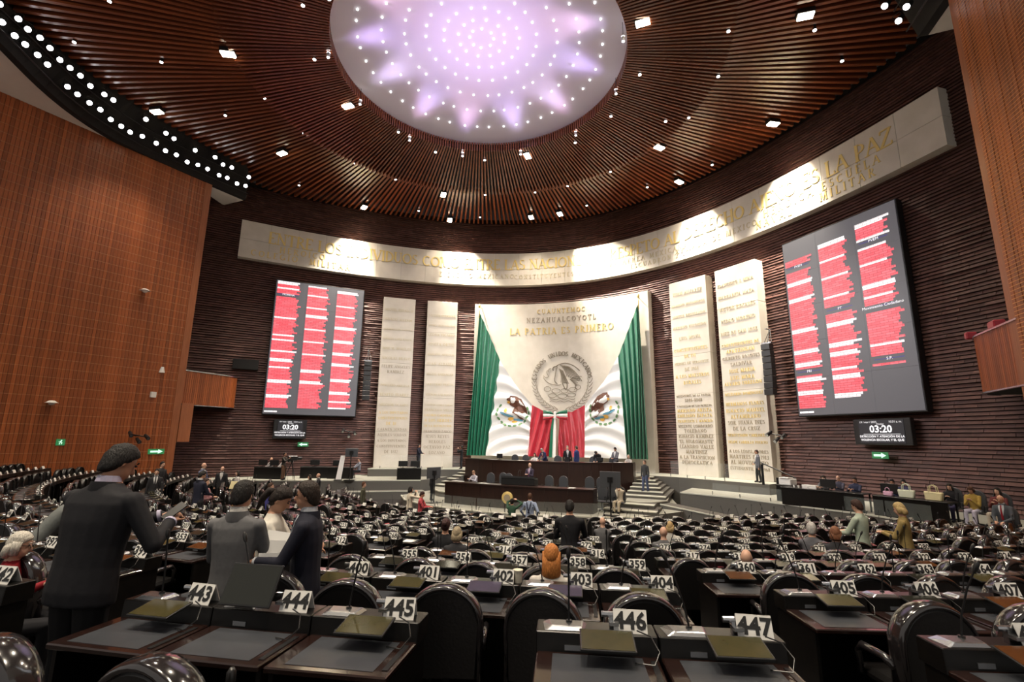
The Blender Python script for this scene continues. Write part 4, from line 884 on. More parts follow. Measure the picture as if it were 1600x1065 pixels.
def laptop(label, p, rz=0, w_=.42, h=.28):
    t = thing('desk_monitor', label, 'monitor', p, rz)
    mb = MB(); mb.box(-w_/2,w_/2,-.02,.02,.10,.10+h); obj('screen', mb, 'black_plastic', t, bevel=.008)
    mb = MB(); mb.cyl((0,.01,.02),(0,.01,.2),.02,n=6); mb.box(-.12,.12,-.09,.09,0,.02); obj('stand', mb, 'black_metal', t)
laptop('small dark monitor on the upper desk\'s left end', (-3.6,30.9,2.46)); laptop('low dark laptop on the upper desk by the leaning man', (3.2,30.6,2.46), .2, .4, .2)
# glass balustrades
def glass_rail(label, pts, z, h=.85, n=6):
    P_ = smooth_curve(pts, n+1); t = thing('glass_railing', label, 'railing', (0,0,0))
    for i in range(n):
        a = Vector(P_[i]); b = Vector(P_[i+1]); d = (b-a).normalized()*.03; a2, b2 = a+d, b-d; q = Vector((-d.y, d.x)).normalized()*.006
        mb = MB(); mb.hexa([(a2.x-q.x,a2.y-q.y,z+.05),(b2.x-q.x,b2.y-q.y,z+.05),(b2.x+q.x,b2.y+q.y,z+.05),(a2.x+q.x,a2.y+q.y,z+.05)], [(a2.x-q.x,a2.y-q.y,z+h),(b2.x-q.x,b2.y-q.y,z+h),(b2.x+q.x,b2.y+q.y,z+h),(a2.x+q.x,a2.y+q.y,z+h)]); obj('pane', mb, 'glass', t)
        mb = MB(); mb.cyl((a.x,a.y,z),(a.x,a.y,z+.18),.025,n=6); obj('clamp', mb, 'silver', t)
    return t
glass_rail('low glass railing along the curved kerb before the lower desk', [(-5.6,23.95),(-2.6,22.7),(0,22.32),(2.6,22.5),(5.0,23.4)], .40, .55, 7)
glass_rail('glass railing on the upper level before the right pillars', [(7.0,33.7),(9.0,32.35),(11.2,31.1)], 1.6, .95, 4)
glass_rail('glass railing on the upper level before the left pillars', [(-13.0,30.6),(-10.25,32.1),(-7.6,33.2)], 1.6, .95, 4)
glass_rail('glass railing along the right platform below the tables', [(9.5,29.1),(13.1,26.2),(15.2,24.5),(16.8,22.5)], 1.05, .6, 6)
# stair handrail by the right pillars
t = thing('stair_handrail', 'dark metal handrail sloping down beside the outer right pillar', 'handrail', (12.2, 30.0, 1.6))
for dx, dy, z in ((-.2,0,0),(.45,-.3,-.55),(1.2,-.2,-.55)): mb = MB(); mb.box(dx-.06,dx+.06,dy-.06,dy+.06,z,z+1.05 if dx < .3 else z+.95); obj('post', mb, 'black_metal', t)
for y0 in (0,.9): mb = MB(); mb.tube([(-.2,y0,1.1),(1.3,y0-.4,.4)], .035, 6); obj('rail', mb, 'black_metal', t)
# balconies
def balcony(label, s):
    x0 = -20.32 if s < 0 else 19.12; y0, y1 = (20.3, 24.6) if s < 0 else (20.4, 24.6)
    t = thing('side_balcony', label, 'balcony', (x0, y0, 5.62)); L_ = y1-y0; o = -1 if s < 0 else 1
    path = [(0,0)]+[(0,L_*k) for k in (.2,.4,.6,.72)]+[(o*.10,L_*.82),(o*.35,L_*.92),(o*.85,L_)]
    path = smooth_curve(path, 40)
    cum = np.r_[0, np.cumsum(np.hypot(*np.diff(np.array(path), axis=0).T))]
    sp = .125; n = int(cum[-1]/sp)
    for i in range(n):
        a, b = [(np.interp(q, cum, [p[0] for p in path]), np.interp(q, cum, [p[1] for p in path])) for q in (i*sp, i*sp+sp*.86)]
        mb = MB(); mb.hexa([(a[0]-.0,a[1],.05),(b[0],b[1],.05),(b[0]+o*.05,b[1],.05),(a[0]+o*.05,a[1],.05)][::(1 if s < 0 else -1)], [(a[0],a[1],2.1),(b[0],b[1],2.1),(b[0]+o*.05,b[1],2.1),(a[0]+o*.05,a[1],2.1)][::(1 if s < 0 else -1)]); obj('slat', mb, 'wood_wall', t)
    for zz, h_, m_ in ((0,.05,'silver'),(2.1,.06,'silver')):
        mb = MB(); mb.loft([[(p[0]-o*.04,p[1],zz),(p[0]-o*.04,p[1],zz+h_),(p[0]+o*.1,p[1],zz+h_),(p[0]+o*.1,p[1],zz)] for p in path]); obj('rail', mb, m_, t)
    mb = MB(); pp = [(p[0]+o*.06,p[1]) for p in path]; mb.loft([[(p[0],p[1],.03),(p[0],p[1],2.0),(o*2.6,p[1],2.0),(o*2.6,p[1],.03)] for p in pp]); obj('box_body', mb, 'void_black', t)
    return t
balcony('wood-slatted balcony at the end of the left wood wall', -1); balcony('wood-slatted balcony at the end of the right wood wall', 1)
for lab, y, zz, w_ in (('red cloth over the right balcony rail', 22.2, 7.8, .5), ('small red cloth at the right balcony\'s far end', 24.2, 7.8, .22)):
    mb = MB(); mb.box(19.15,19.5,y-w_/2,y+w_/2,zz-.02,zz+.26); tag(obj('red_cloth', mb, 'flag_red', bevel=.04), lab, 'cloth')
mb = MB(); mb.box(-.8,.8,-.1,.5,-.35,.35); q = par(-20.3,.25); tag(obj('wall_slot', mb, 'void_black', loc=(q.x,q.y,8.75), rz=.92), 'dark rectangular opening in the brick above the left balcony', 'opening')

# ------------------------------------------------------------------ tables and equipment on the side platforms
def long_table(label, A, B, z0, h=.75, d_=.7):
    A = Vector(A); B = Vector(B); d = (B-A).normalized(); W = (B-A).length
    t = thing('black_table', label, 'table', (A.x, A.y, z0), math.atan2(d.y, d.x))
    mb = MB(); mb.box(0,W,0,d_,h-.04,h); obj('tabletop', mb, 'black_plastic', t, bevel=.008)
    mb = MB(); mb.box(.02,W-.02,.03,.05,.0,h-.04); obj('modesty_panel', mb, 'desk_black', t)
    for x in (.03, W-.08):
        for y in (.05, d_-.1): mb = MB(); mb.box(x,x+.05,y,y+.05,0,h-.04); obj('leg', mb, 'black_metal', t)
long_table('long black table by the stairs on the right platform', (12.45,26.35), (15.2,24.35), 1.05); long_table('black table with handbags on the right platform', (15.4,24.05), (17.2,22.3), 1.05)
long_table('black table with two operators on the left platform', (-18.5,24.5), (-16.6,25.0), 1.05); long_table('black table behind the camera tripod on the left platform', (-16.2,26.2), (-14.7,27.2), 1.05)
long_table('black table with a seated man near the left pillars', (-14.5,26.9), (-12.9,27.6), 1.05); long_table('short black table with two monitors before the left pillars', (-10.1,28.6), (-8.7,29.4), 1.05)
for lab, p, rz in (('left of two monitors on the operators\' table', (-18.1,24.85,1.8), .3), ('right of two monitors on the operators\' table', (-17.3,25.05,1.8), .3), ('dark monitor above the seated man\'s table', (-14.1,27.4,1.8), .4), ('left of two monitors before the left pillars', (-9.9,29.0,1.8), .5), ('right of two monitors before the left pillars', (-9.2,29.4,1.8), .5), ('dark monitor on the left table behind the tripod', (-15.6,26.9,1.8), .5), ('grey monitor on the right platform table', (16.0,24.0,1.8), -.75), ('small white printer-like monitor on the right table', (14.2,25.5,1.8), -.6)):
    laptop(lab, p, rz, .62, .36)
def stand_monitor(label, p, rz, w_, h, zc, face):
    t = thing('monitor_stand', label, 'monitor', p, rz)
    mb = MB(); mb.box(-.35,.35,-.25,.25,0,.03); obj('base_plate', mb, 'black_metal', t)
    mb = MB(); mb.cyl((0,0,.03),(0,0,zc+.1),.035,n=8); obj('pole', mb, 'black_metal', t)
    mb = MB(); mb.box(-w_/2,w_/2,.05,.13,zc-h/2,zc+h/2); obj('screen', mb, 'chair_grey', t, bevel=.015)
    mb = MB(); mb.box(-.12,.12,.0,.06,zc-.12,zc+.12); obj('bracket', mb, 'black_metal', t)
stand_monitor('back of a large monitor on a pole beside the steps', (5.25,23.6,.40), .1, .95, .72, 1.6, 1)
stand_monitor('slim pole-mounted monitor left of the lower desk', (-4.3,23.9,.40), 1.2, .9, .6, 1.55, 1)
stand_monitor('monitor on a tall stand on the left platform', (-12.4,26.7,1.05), .5, .8, .55, 1.75, 1)
t = thing('white_roller_panel', 'tall white leaning panel in front of the left platform stand', 'panel', (-13.0,26.4,1.05), .55)
mb = MB(); mb.hexa([(-.22,0,0),(.12,0,0),(.12,.04,0),(-.22,.04,0)], [(-.02,.15,1.55),(.26,.15,1.55),(.26,.19,1.55),(-.02,.19,1.55)]); obj('panel', mb, 'white_plastic', t)
mb = MB(); mb.box(-.3,.2,-.15,.2,0,.05); obj('foot', mb, 'silver', t)
def tripod_camera(label, p, rz):
    t = thing('video_camera', label, 'camera', p, rz)
    for k in range(3): a = 2*PI*k/3+.5; mb = MB(); mb.cyl((0,0,1.15),(.42*math.cos(a),.42*math.sin(a),.0),.03,.02,6); obj('leg', mb, 'black_metal', t)
    mb = MB(); mb.box(-.12,.12,-.3,.3,1.22,1.52); obj('camera_body', mb, 'black_plastic', t, bevel=.03)
    mb = MB(); mb.cyl((0,.28,1.36),(0,.55,1.36),.09,.11,10); obj('lens', mb, 'black_metal', t, True)
    mb = MB(); mb.cyl((0,0,1.1),(0,0,1.24),.07,n=8); mb.box(-.03,.03,-.6,-.1,1.18,1.22); obj('head', mb, 'black_metal', t)
    mb = MB(); mb.box(-.3,-.14,-.2,.1,1.1,1.4); obj('white_case', mb, 'white_plastic', t)
tripod_camera('video camera on a tripod on the left platform', (-15.6,24.9,1.05), -.6)
def bag(label, p, rz, c, s=1.):
    n_ = 'bag_'+label.split()[0]; 
    if n_ not in M: mat(n_, c, .6)
    t = thing('handbag', label, 'bag', p, rz)
    mb = MB(); mb.hexa([(-.26*s,-.09,0),(.26*s,-.09,0),(.26*s,.09,0),(-.26*s,.09,0)], [(-.32*s,-.06,.32*s),(.32*s,-.06,.32*s),(.32*s,.06,.32*s),(-.32*s,.06,.32*s)]); obj('body', mb, n_, t, bevel=.03)
    for y in (-.05,.05): mb = MB(); mb.tube([(-.14*s,y,.30*s),(-.12*s,y,.5*s),(0,y,.58*s),(.12*s,y,.5*s),(.14*s,y,.30*s)], .014, 5); obj('handle', mb, n_, t)
bag('cream handbag with tall handles on the right table', (17.0,22.8,1.8), -.8, (.66,.60,.36), .95); bag('pale green-white tote bag on the right table', (16.4,23.5,1.8), -.7, (.62,.66,.52), .9); bag('pink bag beside the pale tote on the right table', (15.95,24.0,1.8), -.7, (.62,.36,.50), .55)
t = thing('desktop_printer', 'white printer behind the stair handrail on the right', 'printer', (12.9,27.6,1.80), -.7)
mb = MB(); mb.box(-.3,.3,-.25,.25,0,.3); obj('body', mb, 'white_plastic', t, bevel=.03); mb = MB(); mb.box(-.24,.24,-.3,.1,.3,.36); obj('lid', mb, 'white_plastic', t, bevel=.02)
long_table('small black table carrying the white printer', (12.35,27.6), (13.3,26.9), 1.05, .75, .6)
for lab, p in (('white box of papers on the right table', (13.6,25.9,1.8)), ('row of white cups on the right table', (13.0,26.2,1.8))):
    if 'cups' in lab:
        for k in range(4): mb = MB(); mb.cyl((0,0,0),(0,0,.11),.035,.045,9); tag(obj('paper_cup', mb, 'white_plastic', loc=(p[0]+k*.16, p[1]-k*.13, 1.8)), 'white cup in a short row on the right platform table', 'cup', 'cups on the right table')
    else: mb = MB(); mb.box(-.3,.3,-.15,.15,0,.16); tag(obj('paper_box', mb, 'white_plastic', loc=p, rz=-.6, bevel=.01), lab, 'box')
# ================================================================== DESKS, CHAIRS, NUMBER CARDS
PITCH_D = .78*SS
# desk prototype meshes: x along the row, y towards the presidium, origin on the floor under the number card line
DM = {}
def dm(name, mb, m, bevel=0., smooth=False): DM[name] = (mb.mesh(name, m, smooth, bevel))
m_ = MB(); m_.box(-.365,-.335,-.55,.10,-.155,.70); dm('side_panel', m_, 'desk_black')
m_ = MB(); m_.box(.335,.365,-.55,.10,-.155,.70); dm('side_panel.r', m_, 'desk_black')
m_ = MB(); m_.box(-.335,.335,.06,.10,-.15,.70); dm('front_panel', m_, 'desk_black')
m_ = MB(); m_.box(-.375,.375,-.60,-.09,.695,.732); dm('writing_top', m_, 'desk_wood', .008)
m_ = MB(); m_.box(-.275,.275,-.545,-.125,.728,.7345); dm('leather_inset', m_, 'desk_inset')
m_ = MB(); m_.box(.318,.352,-.52,-.16,.73,.7365)
dm('pen_groove', m_, 'black_metal')
m_ = MB(); m_.hexa([(-.38,-.10,.70),(.38,-.10,.70),(.38,.13,.70),(-.38,.13,.70)], [(-.38,-.085,.845),(.38,-.085,.845),(.38,.13,.845),(-.38,.13,.845)]); dm('console', m_, 'desk_black', .006)
m_ = MB(); m_.hexa([(-.33,-.070,.843),(-.07,-.070,.843),(-.05,.09,.843),(-.35,.09,.843)], [(-.28,-.045,.868),(-.09,-.045,.868),(-.08,.06,.872),(-.30,.06,.872)]); dm('voting_unit', m_, 'silver', .006)
m_ = MB(); m_.box(-.20,-.10,-.1015,-.092,.745,.775); dm('label_plate', m_, 'silver')
m_ = MB(); m_.cyl((.04,.02,.93),(.19,.02,.93),.018,n=8); m_.box(.09,.14,.0,.04,.84,.93); m_.box(.085,.145,-.06,.03,.885,.905); dm('tablet_mount', m_, 'silver', 0, True)
m_ = MB(); MT = Matrix.Translation((.06,-.20,.846)) @ Matrix.Rotation(math.radians(11),4,'X'); m_.box(-.165,.165,-.11,.11,-.008,.008, M_=MT); dm('tablet', m_, 'black_plastic', .003)
for nm in ('tablet_glass','tablet_reflect_olive','tablet_reflect_violet','tablet_reflect_rust'):
    m_ = MB(); m_.box(-.155,.155,-.10,.10,.0075,.0095, M_=MT); dm('screen:'+nm, m_, nm)
m_ = MB(); MT2 = Matrix.Translation((-.12,-.05,1.0)) @ Matrix.Rotation(math.radians(62),4,'X'); m_.box(-.20,.20,-.14,.14,-.008,.008, M_=MT2); dm('tablet_up', m_, 'black_plastic', .003)
m_ = MB(); m_.box(-.19,.19,-.13,.13,.0075,.0095, M_=MT2); dm('screen_up', m_, 'tablet_glass')
m_ = MB(); m_.tube([(.25,-.10,.88),(.33,-.13,.86),(.37,-.20,.80),(.33,-.26,.75),(.22,-.22,.742)], .0045, 5); dm('cable', m_, 'black_plastic', 0, True)
for v, (bx, by) in enumerate(((.0,-.02),(.10,-.05),(-.12,.03))):
    pth = [(-.17,.03,.87),(-.17+bx*.2,.03,1.0),(-.17+bx*.6,.03+by*.5,1.16),(-.17+bx,.03+by,1.27)]
    m_ = MB(); m_.tube([(-.17,.03,.845),(-.17,.03,.88)], .02, 8); m_.tube(pth, .0065, 6); dm('microphone_stem:%d' % v, m_, 'black_metal', 0, True)
    e = Vector(pth[-1]); d = (e-Vector(pth[-2])).normalized(); m_ = MB(); m_.tube([e-d*.01, e+d*.01, e+d*.05, e+d*.065], [.009,.015,.015,.006], 8); dm('microphone_head:%d' % v, m_, 'black_plastic', 0, True)
# chair prototype: y forward
CM = {}
def back_outline(w_, z0, z1, n=18, sx=1.): 
    r = w_/2; zc = z1-r*.94; return [(-r*.94, z0),(r*.94, z0)]+[(r*math.cos(PI*i/n), zc+r*.94*math.sin(PI*i/n)) for i in range(n+1)]
m_ = MB(); m_.plate(back_outline(.585,.40,1.045), -.075, .03); CM['backrest'] = m_.mesh('backrest', 'leather', True, .012)
# thick padded rim running round the arch
pts = back_outline(.65,.36,1.09); inn = back_outline(.53,.36,1.03)
m_ = MB(); rr = []
for o_, i_ in zip(pts[2:], inn[2:]):
    cx, cz = (o_[0]+i_[0])/2, (o_[1]+i_[1])/2; ex, ez = (o_[0]-i_[0])/2, (o_[1]-i_[1])/2
    rr.append([(cx+ex*math.cos(a), .0+.085*math.sin(a), cz+ez*math.cos(a)) for a in [2*PI*k/10 for k in range(10)]])
lo_ = [(p[0], p[1], .40) for p in rr[0]]; l2 = [(p[0], p[1], .40) for p in rr[-1]]
m_.loft([[(p[0],p[1],.38+.0*p[2]) for p in rr[0]]]+rr+[[(p[0],p[1],.38) for p in rr[-1]]]); CM['back_rim'] = m_.mesh('back_rim', 'chair_rim', 'all')
m_ = MB(); m_.box(-.27,.27,.02,.52,.38,.48); CM['seat'] = m_.mesh('seat', 'leather', False, .035)
for sg, nm in ((-1,'armrest'),(1,'armrest.r')):
    m_ = MB(); m_.tube([(sg*.31,.02,.62),(sg*.315,.12,.66),(sg*.315,.34,.66),(sg*.31,.40,.60),(sg*.30,.40,.44)], [.03,.032,.032,.028,.02], 8); CM[nm] = m_.mesh('armrest', 'chair_rim', 'all')
m_ = MB(); m_.cyl((0,.22,-.10),(0,.22,.40),.04,n=8)
for k in range(5): a = 2*PI*k/5; m_.cyl((0,.22,-.06),(.28*math.cos(a),.22+.28*math.sin(a),-.125),.025,n=5)
CM['base'] = m_.mesh('base', 'black_metal')
# tent card
m_ = MB(); hw = .105
m_.hexa([(-hw,-.055,0),(hw,-.055,0),(hw,-.050,0),(-hw,-.050,0)], [(-hw,-.002,.125),(hw,-.002,.125),(hw,.003,.125),(-hw,.003,.125)])
m_.hexa([(-hw,.050,0),(hw,.050,0),(hw,.055,0),(-hw,.055,0)], [(-hw,-.003,.125),(hw,-.003,.125),(hw,.002,.125),(-hw,.002,.125)]); card_me = m_.mesh('card_sheet', 'card_white')
TILT = math.atan2(.053,.125)
def frame_xy(x, y, z):
    v = Vector((x-CAMX, y, z-CAMZ)); d = v.dot(fw)
    if d < .3: return None
    return 800+773.4*v.dot(cr)/d, 532.5-773.4*v.dot(cu)/d
FIRST = [443,400,355,313,269,227,186,147,110,75,42]
TABM = ['tablet_glass','tablet_reflect_olive','tablet_reflect_olive','tablet_glass','tablet_glass','tablet_reflect_rust']
TABN = {445:'tablet_reflect_olive',446:'tablet_reflect_olive',447:'tablet_reflect_olive',401:'tablet_reflect_olive',402:'tablet_reflect_violet',403:'tablet_reflect_violet',404:'tablet_reflect_olive',405:'tablet_reflect_olive',407:'tablet_reflect_rust',406:'tablet_glass',448:'tablet_reflect_rust'}
ORD = ['first','second','third','fourth','fifth','sixth','seventh','eighth','ninth','tenth','eleventh','twelfth','thirteenth','fourteenth','fifteenth','sixteenth','seventeenth','eighteenth','nineteenth','twentieth','twenty-first','twenty-second','twenty-third','twenty-fourth','twenty-fifth','twenty-sixth','twenty-seventh','twenty-eighth','twenty-ninth','thirtieth','thirty-first','thirty-second','thirty-third','thirty-fourth','thirty-fifth','thirty-sixth']
ROWN = ['nearest row']+[o_+' row' for o_ in ORD[1:10]]+['front row']
ZO = .132
SEATS = []          # (distance, row, angle, number, block, ordinal, has_chair)
def add_seat(i, ang, num, block, k, has_chair=True):
    R_ = ROW_R[i]; a = ang - .13*SS/R_
    x, y = SEATC[0]+R_*math.sin(a), SEATC[1]-R_*math.cos(a); z = ROW_Z[i]
    q = frame_xy(x, y, z+.9)
    if q is None or not (-60 < q[0] < 1660) or q[1] > 1200: return
    if x < -16.0-.12*(17-y) or y < .75: return
    if x < -6.0 and y > 21.2+(x+14)*.5: return
    if x > 11 and y > 22.4-(x-11)*.62: return
    SEATS.append((math.hypot(x-CAMX, y), i, a, num, block, k, has_chair, x, y, z, q))
START_MID = [.198,.208,.203,.211,.201,.205,.205,.208,.208,.21,.21]
START_R = [.365,.363,.357,.352,.352,.352,.352,.355,.355,.36,.36]
END_C = [.139,.116,.093,.127,.131,.125,.125,.12,.12,.12,.12]
for i in range(11):
    R_ = ROW_R[i]; da = PITCH_D/R_; n0 = FIRST[i]
    cnt = [6,5,5,4,4,4,3,3,3,2,2][i]; num = n0
    for k in range(cnt):
        if i == 0 and k == 3: continue
        add_seat(i, START_MID[i]+k*da*(1.0 if i else .985), num, 'middle', k, i > 0); num += 1
    aa = START_R[i]; k = 0
    while aa < .92:
        add_seat(i, aa, num, 'right', k, i > 0); num += 1; aa += da; k += 1
        if abs(aa-.60) < da/2: aa += 1.2*SS/R_
    num = n0-1; aa = END_C[i]; k = 0
    while aa > -.95:
        add_seat(i, aa, num, 'left', k, True); num -= 1; aa -= da; k += 1
        if abs(aa+.14) < da/2 or abs(aa+.34) < da/2: aa -= 1.6*SS/R_
SEATS.sort(key=lambda s: s[0])
def sc(o): o.scale = (SS, SS, SS); return o
def chair(label, x, y, z, rz, full):
    t = sc(thing('delegate_chair', label, 'chair', (x, y, z+ZO), rz, 'black delegate chairs'))
    for k in CM:
        if not full and k in ('base', 'armrest', 'armrest.r'): continue
        link(k.split('.')[0], CM[k], t)
def where(i, block, k):
    if block == 'middle': return '%s of the %s, middle block' % (ORD[k], ROWN[i])
    if block == 'right': return '%s right of the right aisle, %s' % (ORD[k], ROWN[i])
    return '%s left of the left aisle, %s' % (ORD[k], ROWN[i])
far_d, far_c, far_k = MB(), MB(), MB()
def bake(mb, me, Mx):
    o = mb.n; mb.v.extend([tuple(Mx @ v.co) for v in me.vertices]); mb.n += len(me.vertices)
    for p in me.polygons: mb.f.append([q+o for q in p.vertices]); mb.m.append(0)
n_d = n_c = 0
for (dist, i, a, num, block, k, has_chair, x, y, z, q) in SEATS:
    rc = ROW_R[i]+SS*(1.0+rng.uniform(-.06,.06)); a2 = a+SS*((.28 if block == 'right' and i < 3 else -.14)+rng.uniform(-.04,.04))/rc; rot = a2+rng.uniform(-.25,.25)
    xc, yc = SEATC[0]+rc*math.sin(a2), SEATC[1]-rc*math.cos(a2)
    if has_chair and math.hypot(xc-CAMX, yc) < 2.3: has_chair = False
    w_ = where(i, block, k)
    Mx = Matrix.Translation((x, y, z+ZO)) @ Matrix.Rotation(a, 4, 'Z') @ Matrix.Scale(SS, 4)
    cx, cy = x+.22*SS*math.cos(a), y+.22*SS*math.sin(a); cz = z+ZO+.845*SS; crz = a+rng.uniform(-.12,.12)
    v = int(rng.integers(0, 3)); g = TABN.get(num, TABM[int(rng.integers(0, 6))])
    if n_d < 296:
        n_d += 1
        t = sc(thing('delegate_desk', 'black desk under card %d, %s' % (num, w_), 'desk', (x, y, z+ZO), a, 'black delegate desks'))
        ks = ['side_panel','side_panel.r','front_panel','writing_top','leather_inset','console','voting_unit','tablet_mount']
        if i < 5: ks += ['label_plate','cable','pen_groove']
        if i > 7: ks = ['side_panel','side_panel.r','writing_top','console','voting_unit']
        for k_ in ks: link(k_.split('.')[0], DM[k_], t)
        s_ = link('microphone_stem', DM['microphone_stem:%d' % v], t); link('microphone_head', DM['microphone_head:%d' % v], s_)
        if num == 444: tb = link('tablet', DM['tablet_up'], t); link('screen', DM['screen_up'], tb)
        else: tb = link('tablet', DM['tablet'], t); link('screen', DM['screen:'+g], tb)
        c = sc(thing('number_card', 'white tent card reading %d, %s' % (num, w_), 'number card', (cx, cy, cz), crz, 'seat number cards'))
        link('card_sheet', card_me, c)
        if i < 9:
            me = bfont_mesh(str(num), .135, 'CENTER', .0045); me.materials.clear(); me.materials.append(M['card_digit'])
            o = link('number', me, c, (0, -.0315, .063)); o.rotation_euler = (PI/2-TILT, 0, 0)
    else:
        for k_ in ('side_panel','side_panel.r','writing_top','console','microphone_stem:%d' % v,'tablet'): bake(far_d, DM[k_], Mx)
        bake(far_k, card_me, Matrix.Translation((cx, cy, cz)) @ Matrix.Rotation(crz, 4, 'Z') @ Matrix.Scale(SS, 4))
    if has_chair:
        if n_c < 296:
            n_c += 1; chair('black round-topped chair at desk %d, %s' % (num, w_), xc, yc, z, rot, i < 7)
        else:
            Mc = Matrix.Translation((xc, yc, z+ZO)) @ Matrix.Rotation(rot, 4, 'Z') @ Matrix.Scale(SS, 4)
            for k_ in ('backrest','back_rim','seat'): bake(far_c, CM[k_], Mc)
for nm, mb, mt, lab, cat in (('distant_desks', far_d, 'desk_black', 'small far black desks crowded near the left platform', 'desks'), ('distant_chairs', far_c, 'leather', 'small far black chairs crowded near the left platform', 'chairs'), ('distant_cards', far_k, 'card_white', 'tiny far white number cards near the left platform', 'number cards')):
    if mb.n: stuff(tag(obj(nm, mb, mt), lab, cat))
for lab, ang, rr_ in (('black leather chair cut by the lower left corner', .2022, 29.15), ('black leather chair before desk 443 at the lower edge', .2293, 29.18)):
    chair(lab, SEATC[0]+rr_*math.sin(ang), SEATC[1]-rr_*math.cos(ang), ROW_Z[0], ang-.15, True)
# ================================================================== PEOPLE
SKIN = [(.52,.29,.19),(.42,.22,.14),(.58,.35,.25),(.36,.18,.11)]
for i_, c in enumerate(SKIN): mat('skin_%d' % i_, c, .5, spec=.35)
def cloth(c):
    n_ = 'cloth_%02d%02d%02d' % tuple(int(99*q) for q in c)
    if n_ not in M: mat(n_, c, .78, c2=tuple(q*.86 for q in c), scale=30., bump=.06, spec=.25)
    return n_
def hairm(c):
    n_ = 'hair_%02d%02d%02d' % tuple(int(99*q) for q in c)
    if n_ not in M: mat(n_, c, .58, c2=tuple(q*.55 for q in c), scale=38., stretch=(3,3,.6), bump=.6, spec=.3)
    return n_
BLK = (.012,.010,.009)
def cap_rings(p0, p1, r0, r1, n=10, ex=None):
    p0 = Vector(p0); p1 = Vector(p1); d = p1-p0
    if d.length < 1e-5: d = Vector((0,0,1e-4))
    d.normalize(); a = d.orthogonal().normalized(); b = d.cross(a); rings = []
    for t in (-.98,-.7,-.35,0): rings.append((p0+d*r0*t, r0*math.sqrt(max(.003,1-t*t))))
    for t in (0,.35,.7,.98): rings.append((p1+d*r1*t, r1*math.sqrt(max(.003,1-t*t))))
    return [[c+(a*math.cos(2*PI*i/n)+b*math.sin(2*PI*i/n))*r for i in range(n)] for c, r in rings]
def ik(s, t, l1, l2, pole):
    d = t-s; L_ = min(d.length, (l1+l2)*.998); d.normalize(); a = (l1*l1-l2*l2+L_*L_)/(2*L_); h = math.sqrt(max(0, l1*l1-a*a))
    p = pole-d*pole.dot(d); p.normalize(); return s+d*a+p*h, s+d*L_
WORK = bpy.data.scenes.new('body_workshop')      # empty scratch scene: evaluates one body at a time, removed at the end
def remesh(mb, vox):
    me = bpy.data.meshes.new('tmp'); me.from_pydata([tuple(v) for v in mb.v], [], mb.f); me.update()
    o = bpy.data.objects.new('tmp', me); WORK.collection.objects.link(o)
    m1 = o.modifiers.new('r', 'REMESH'); m1.mode = 'VOXEL'; m1.voxel_size = vox; m1.use_smooth_shade = True
    m2 = o.modifiers.new('s', 'SMOOTH'); m2.factor = .5; m2.iterations = 4 if vox > .01 else 9
    vl = WORK.view_layers[0]; vl.update(); dg = vl.depsgraph
    out = bpy.data.meshes.new_from_object(o.evaluated_get(dg)); bpy.data.objects.remove(o); bpy.data.meshes.remove(me); return out
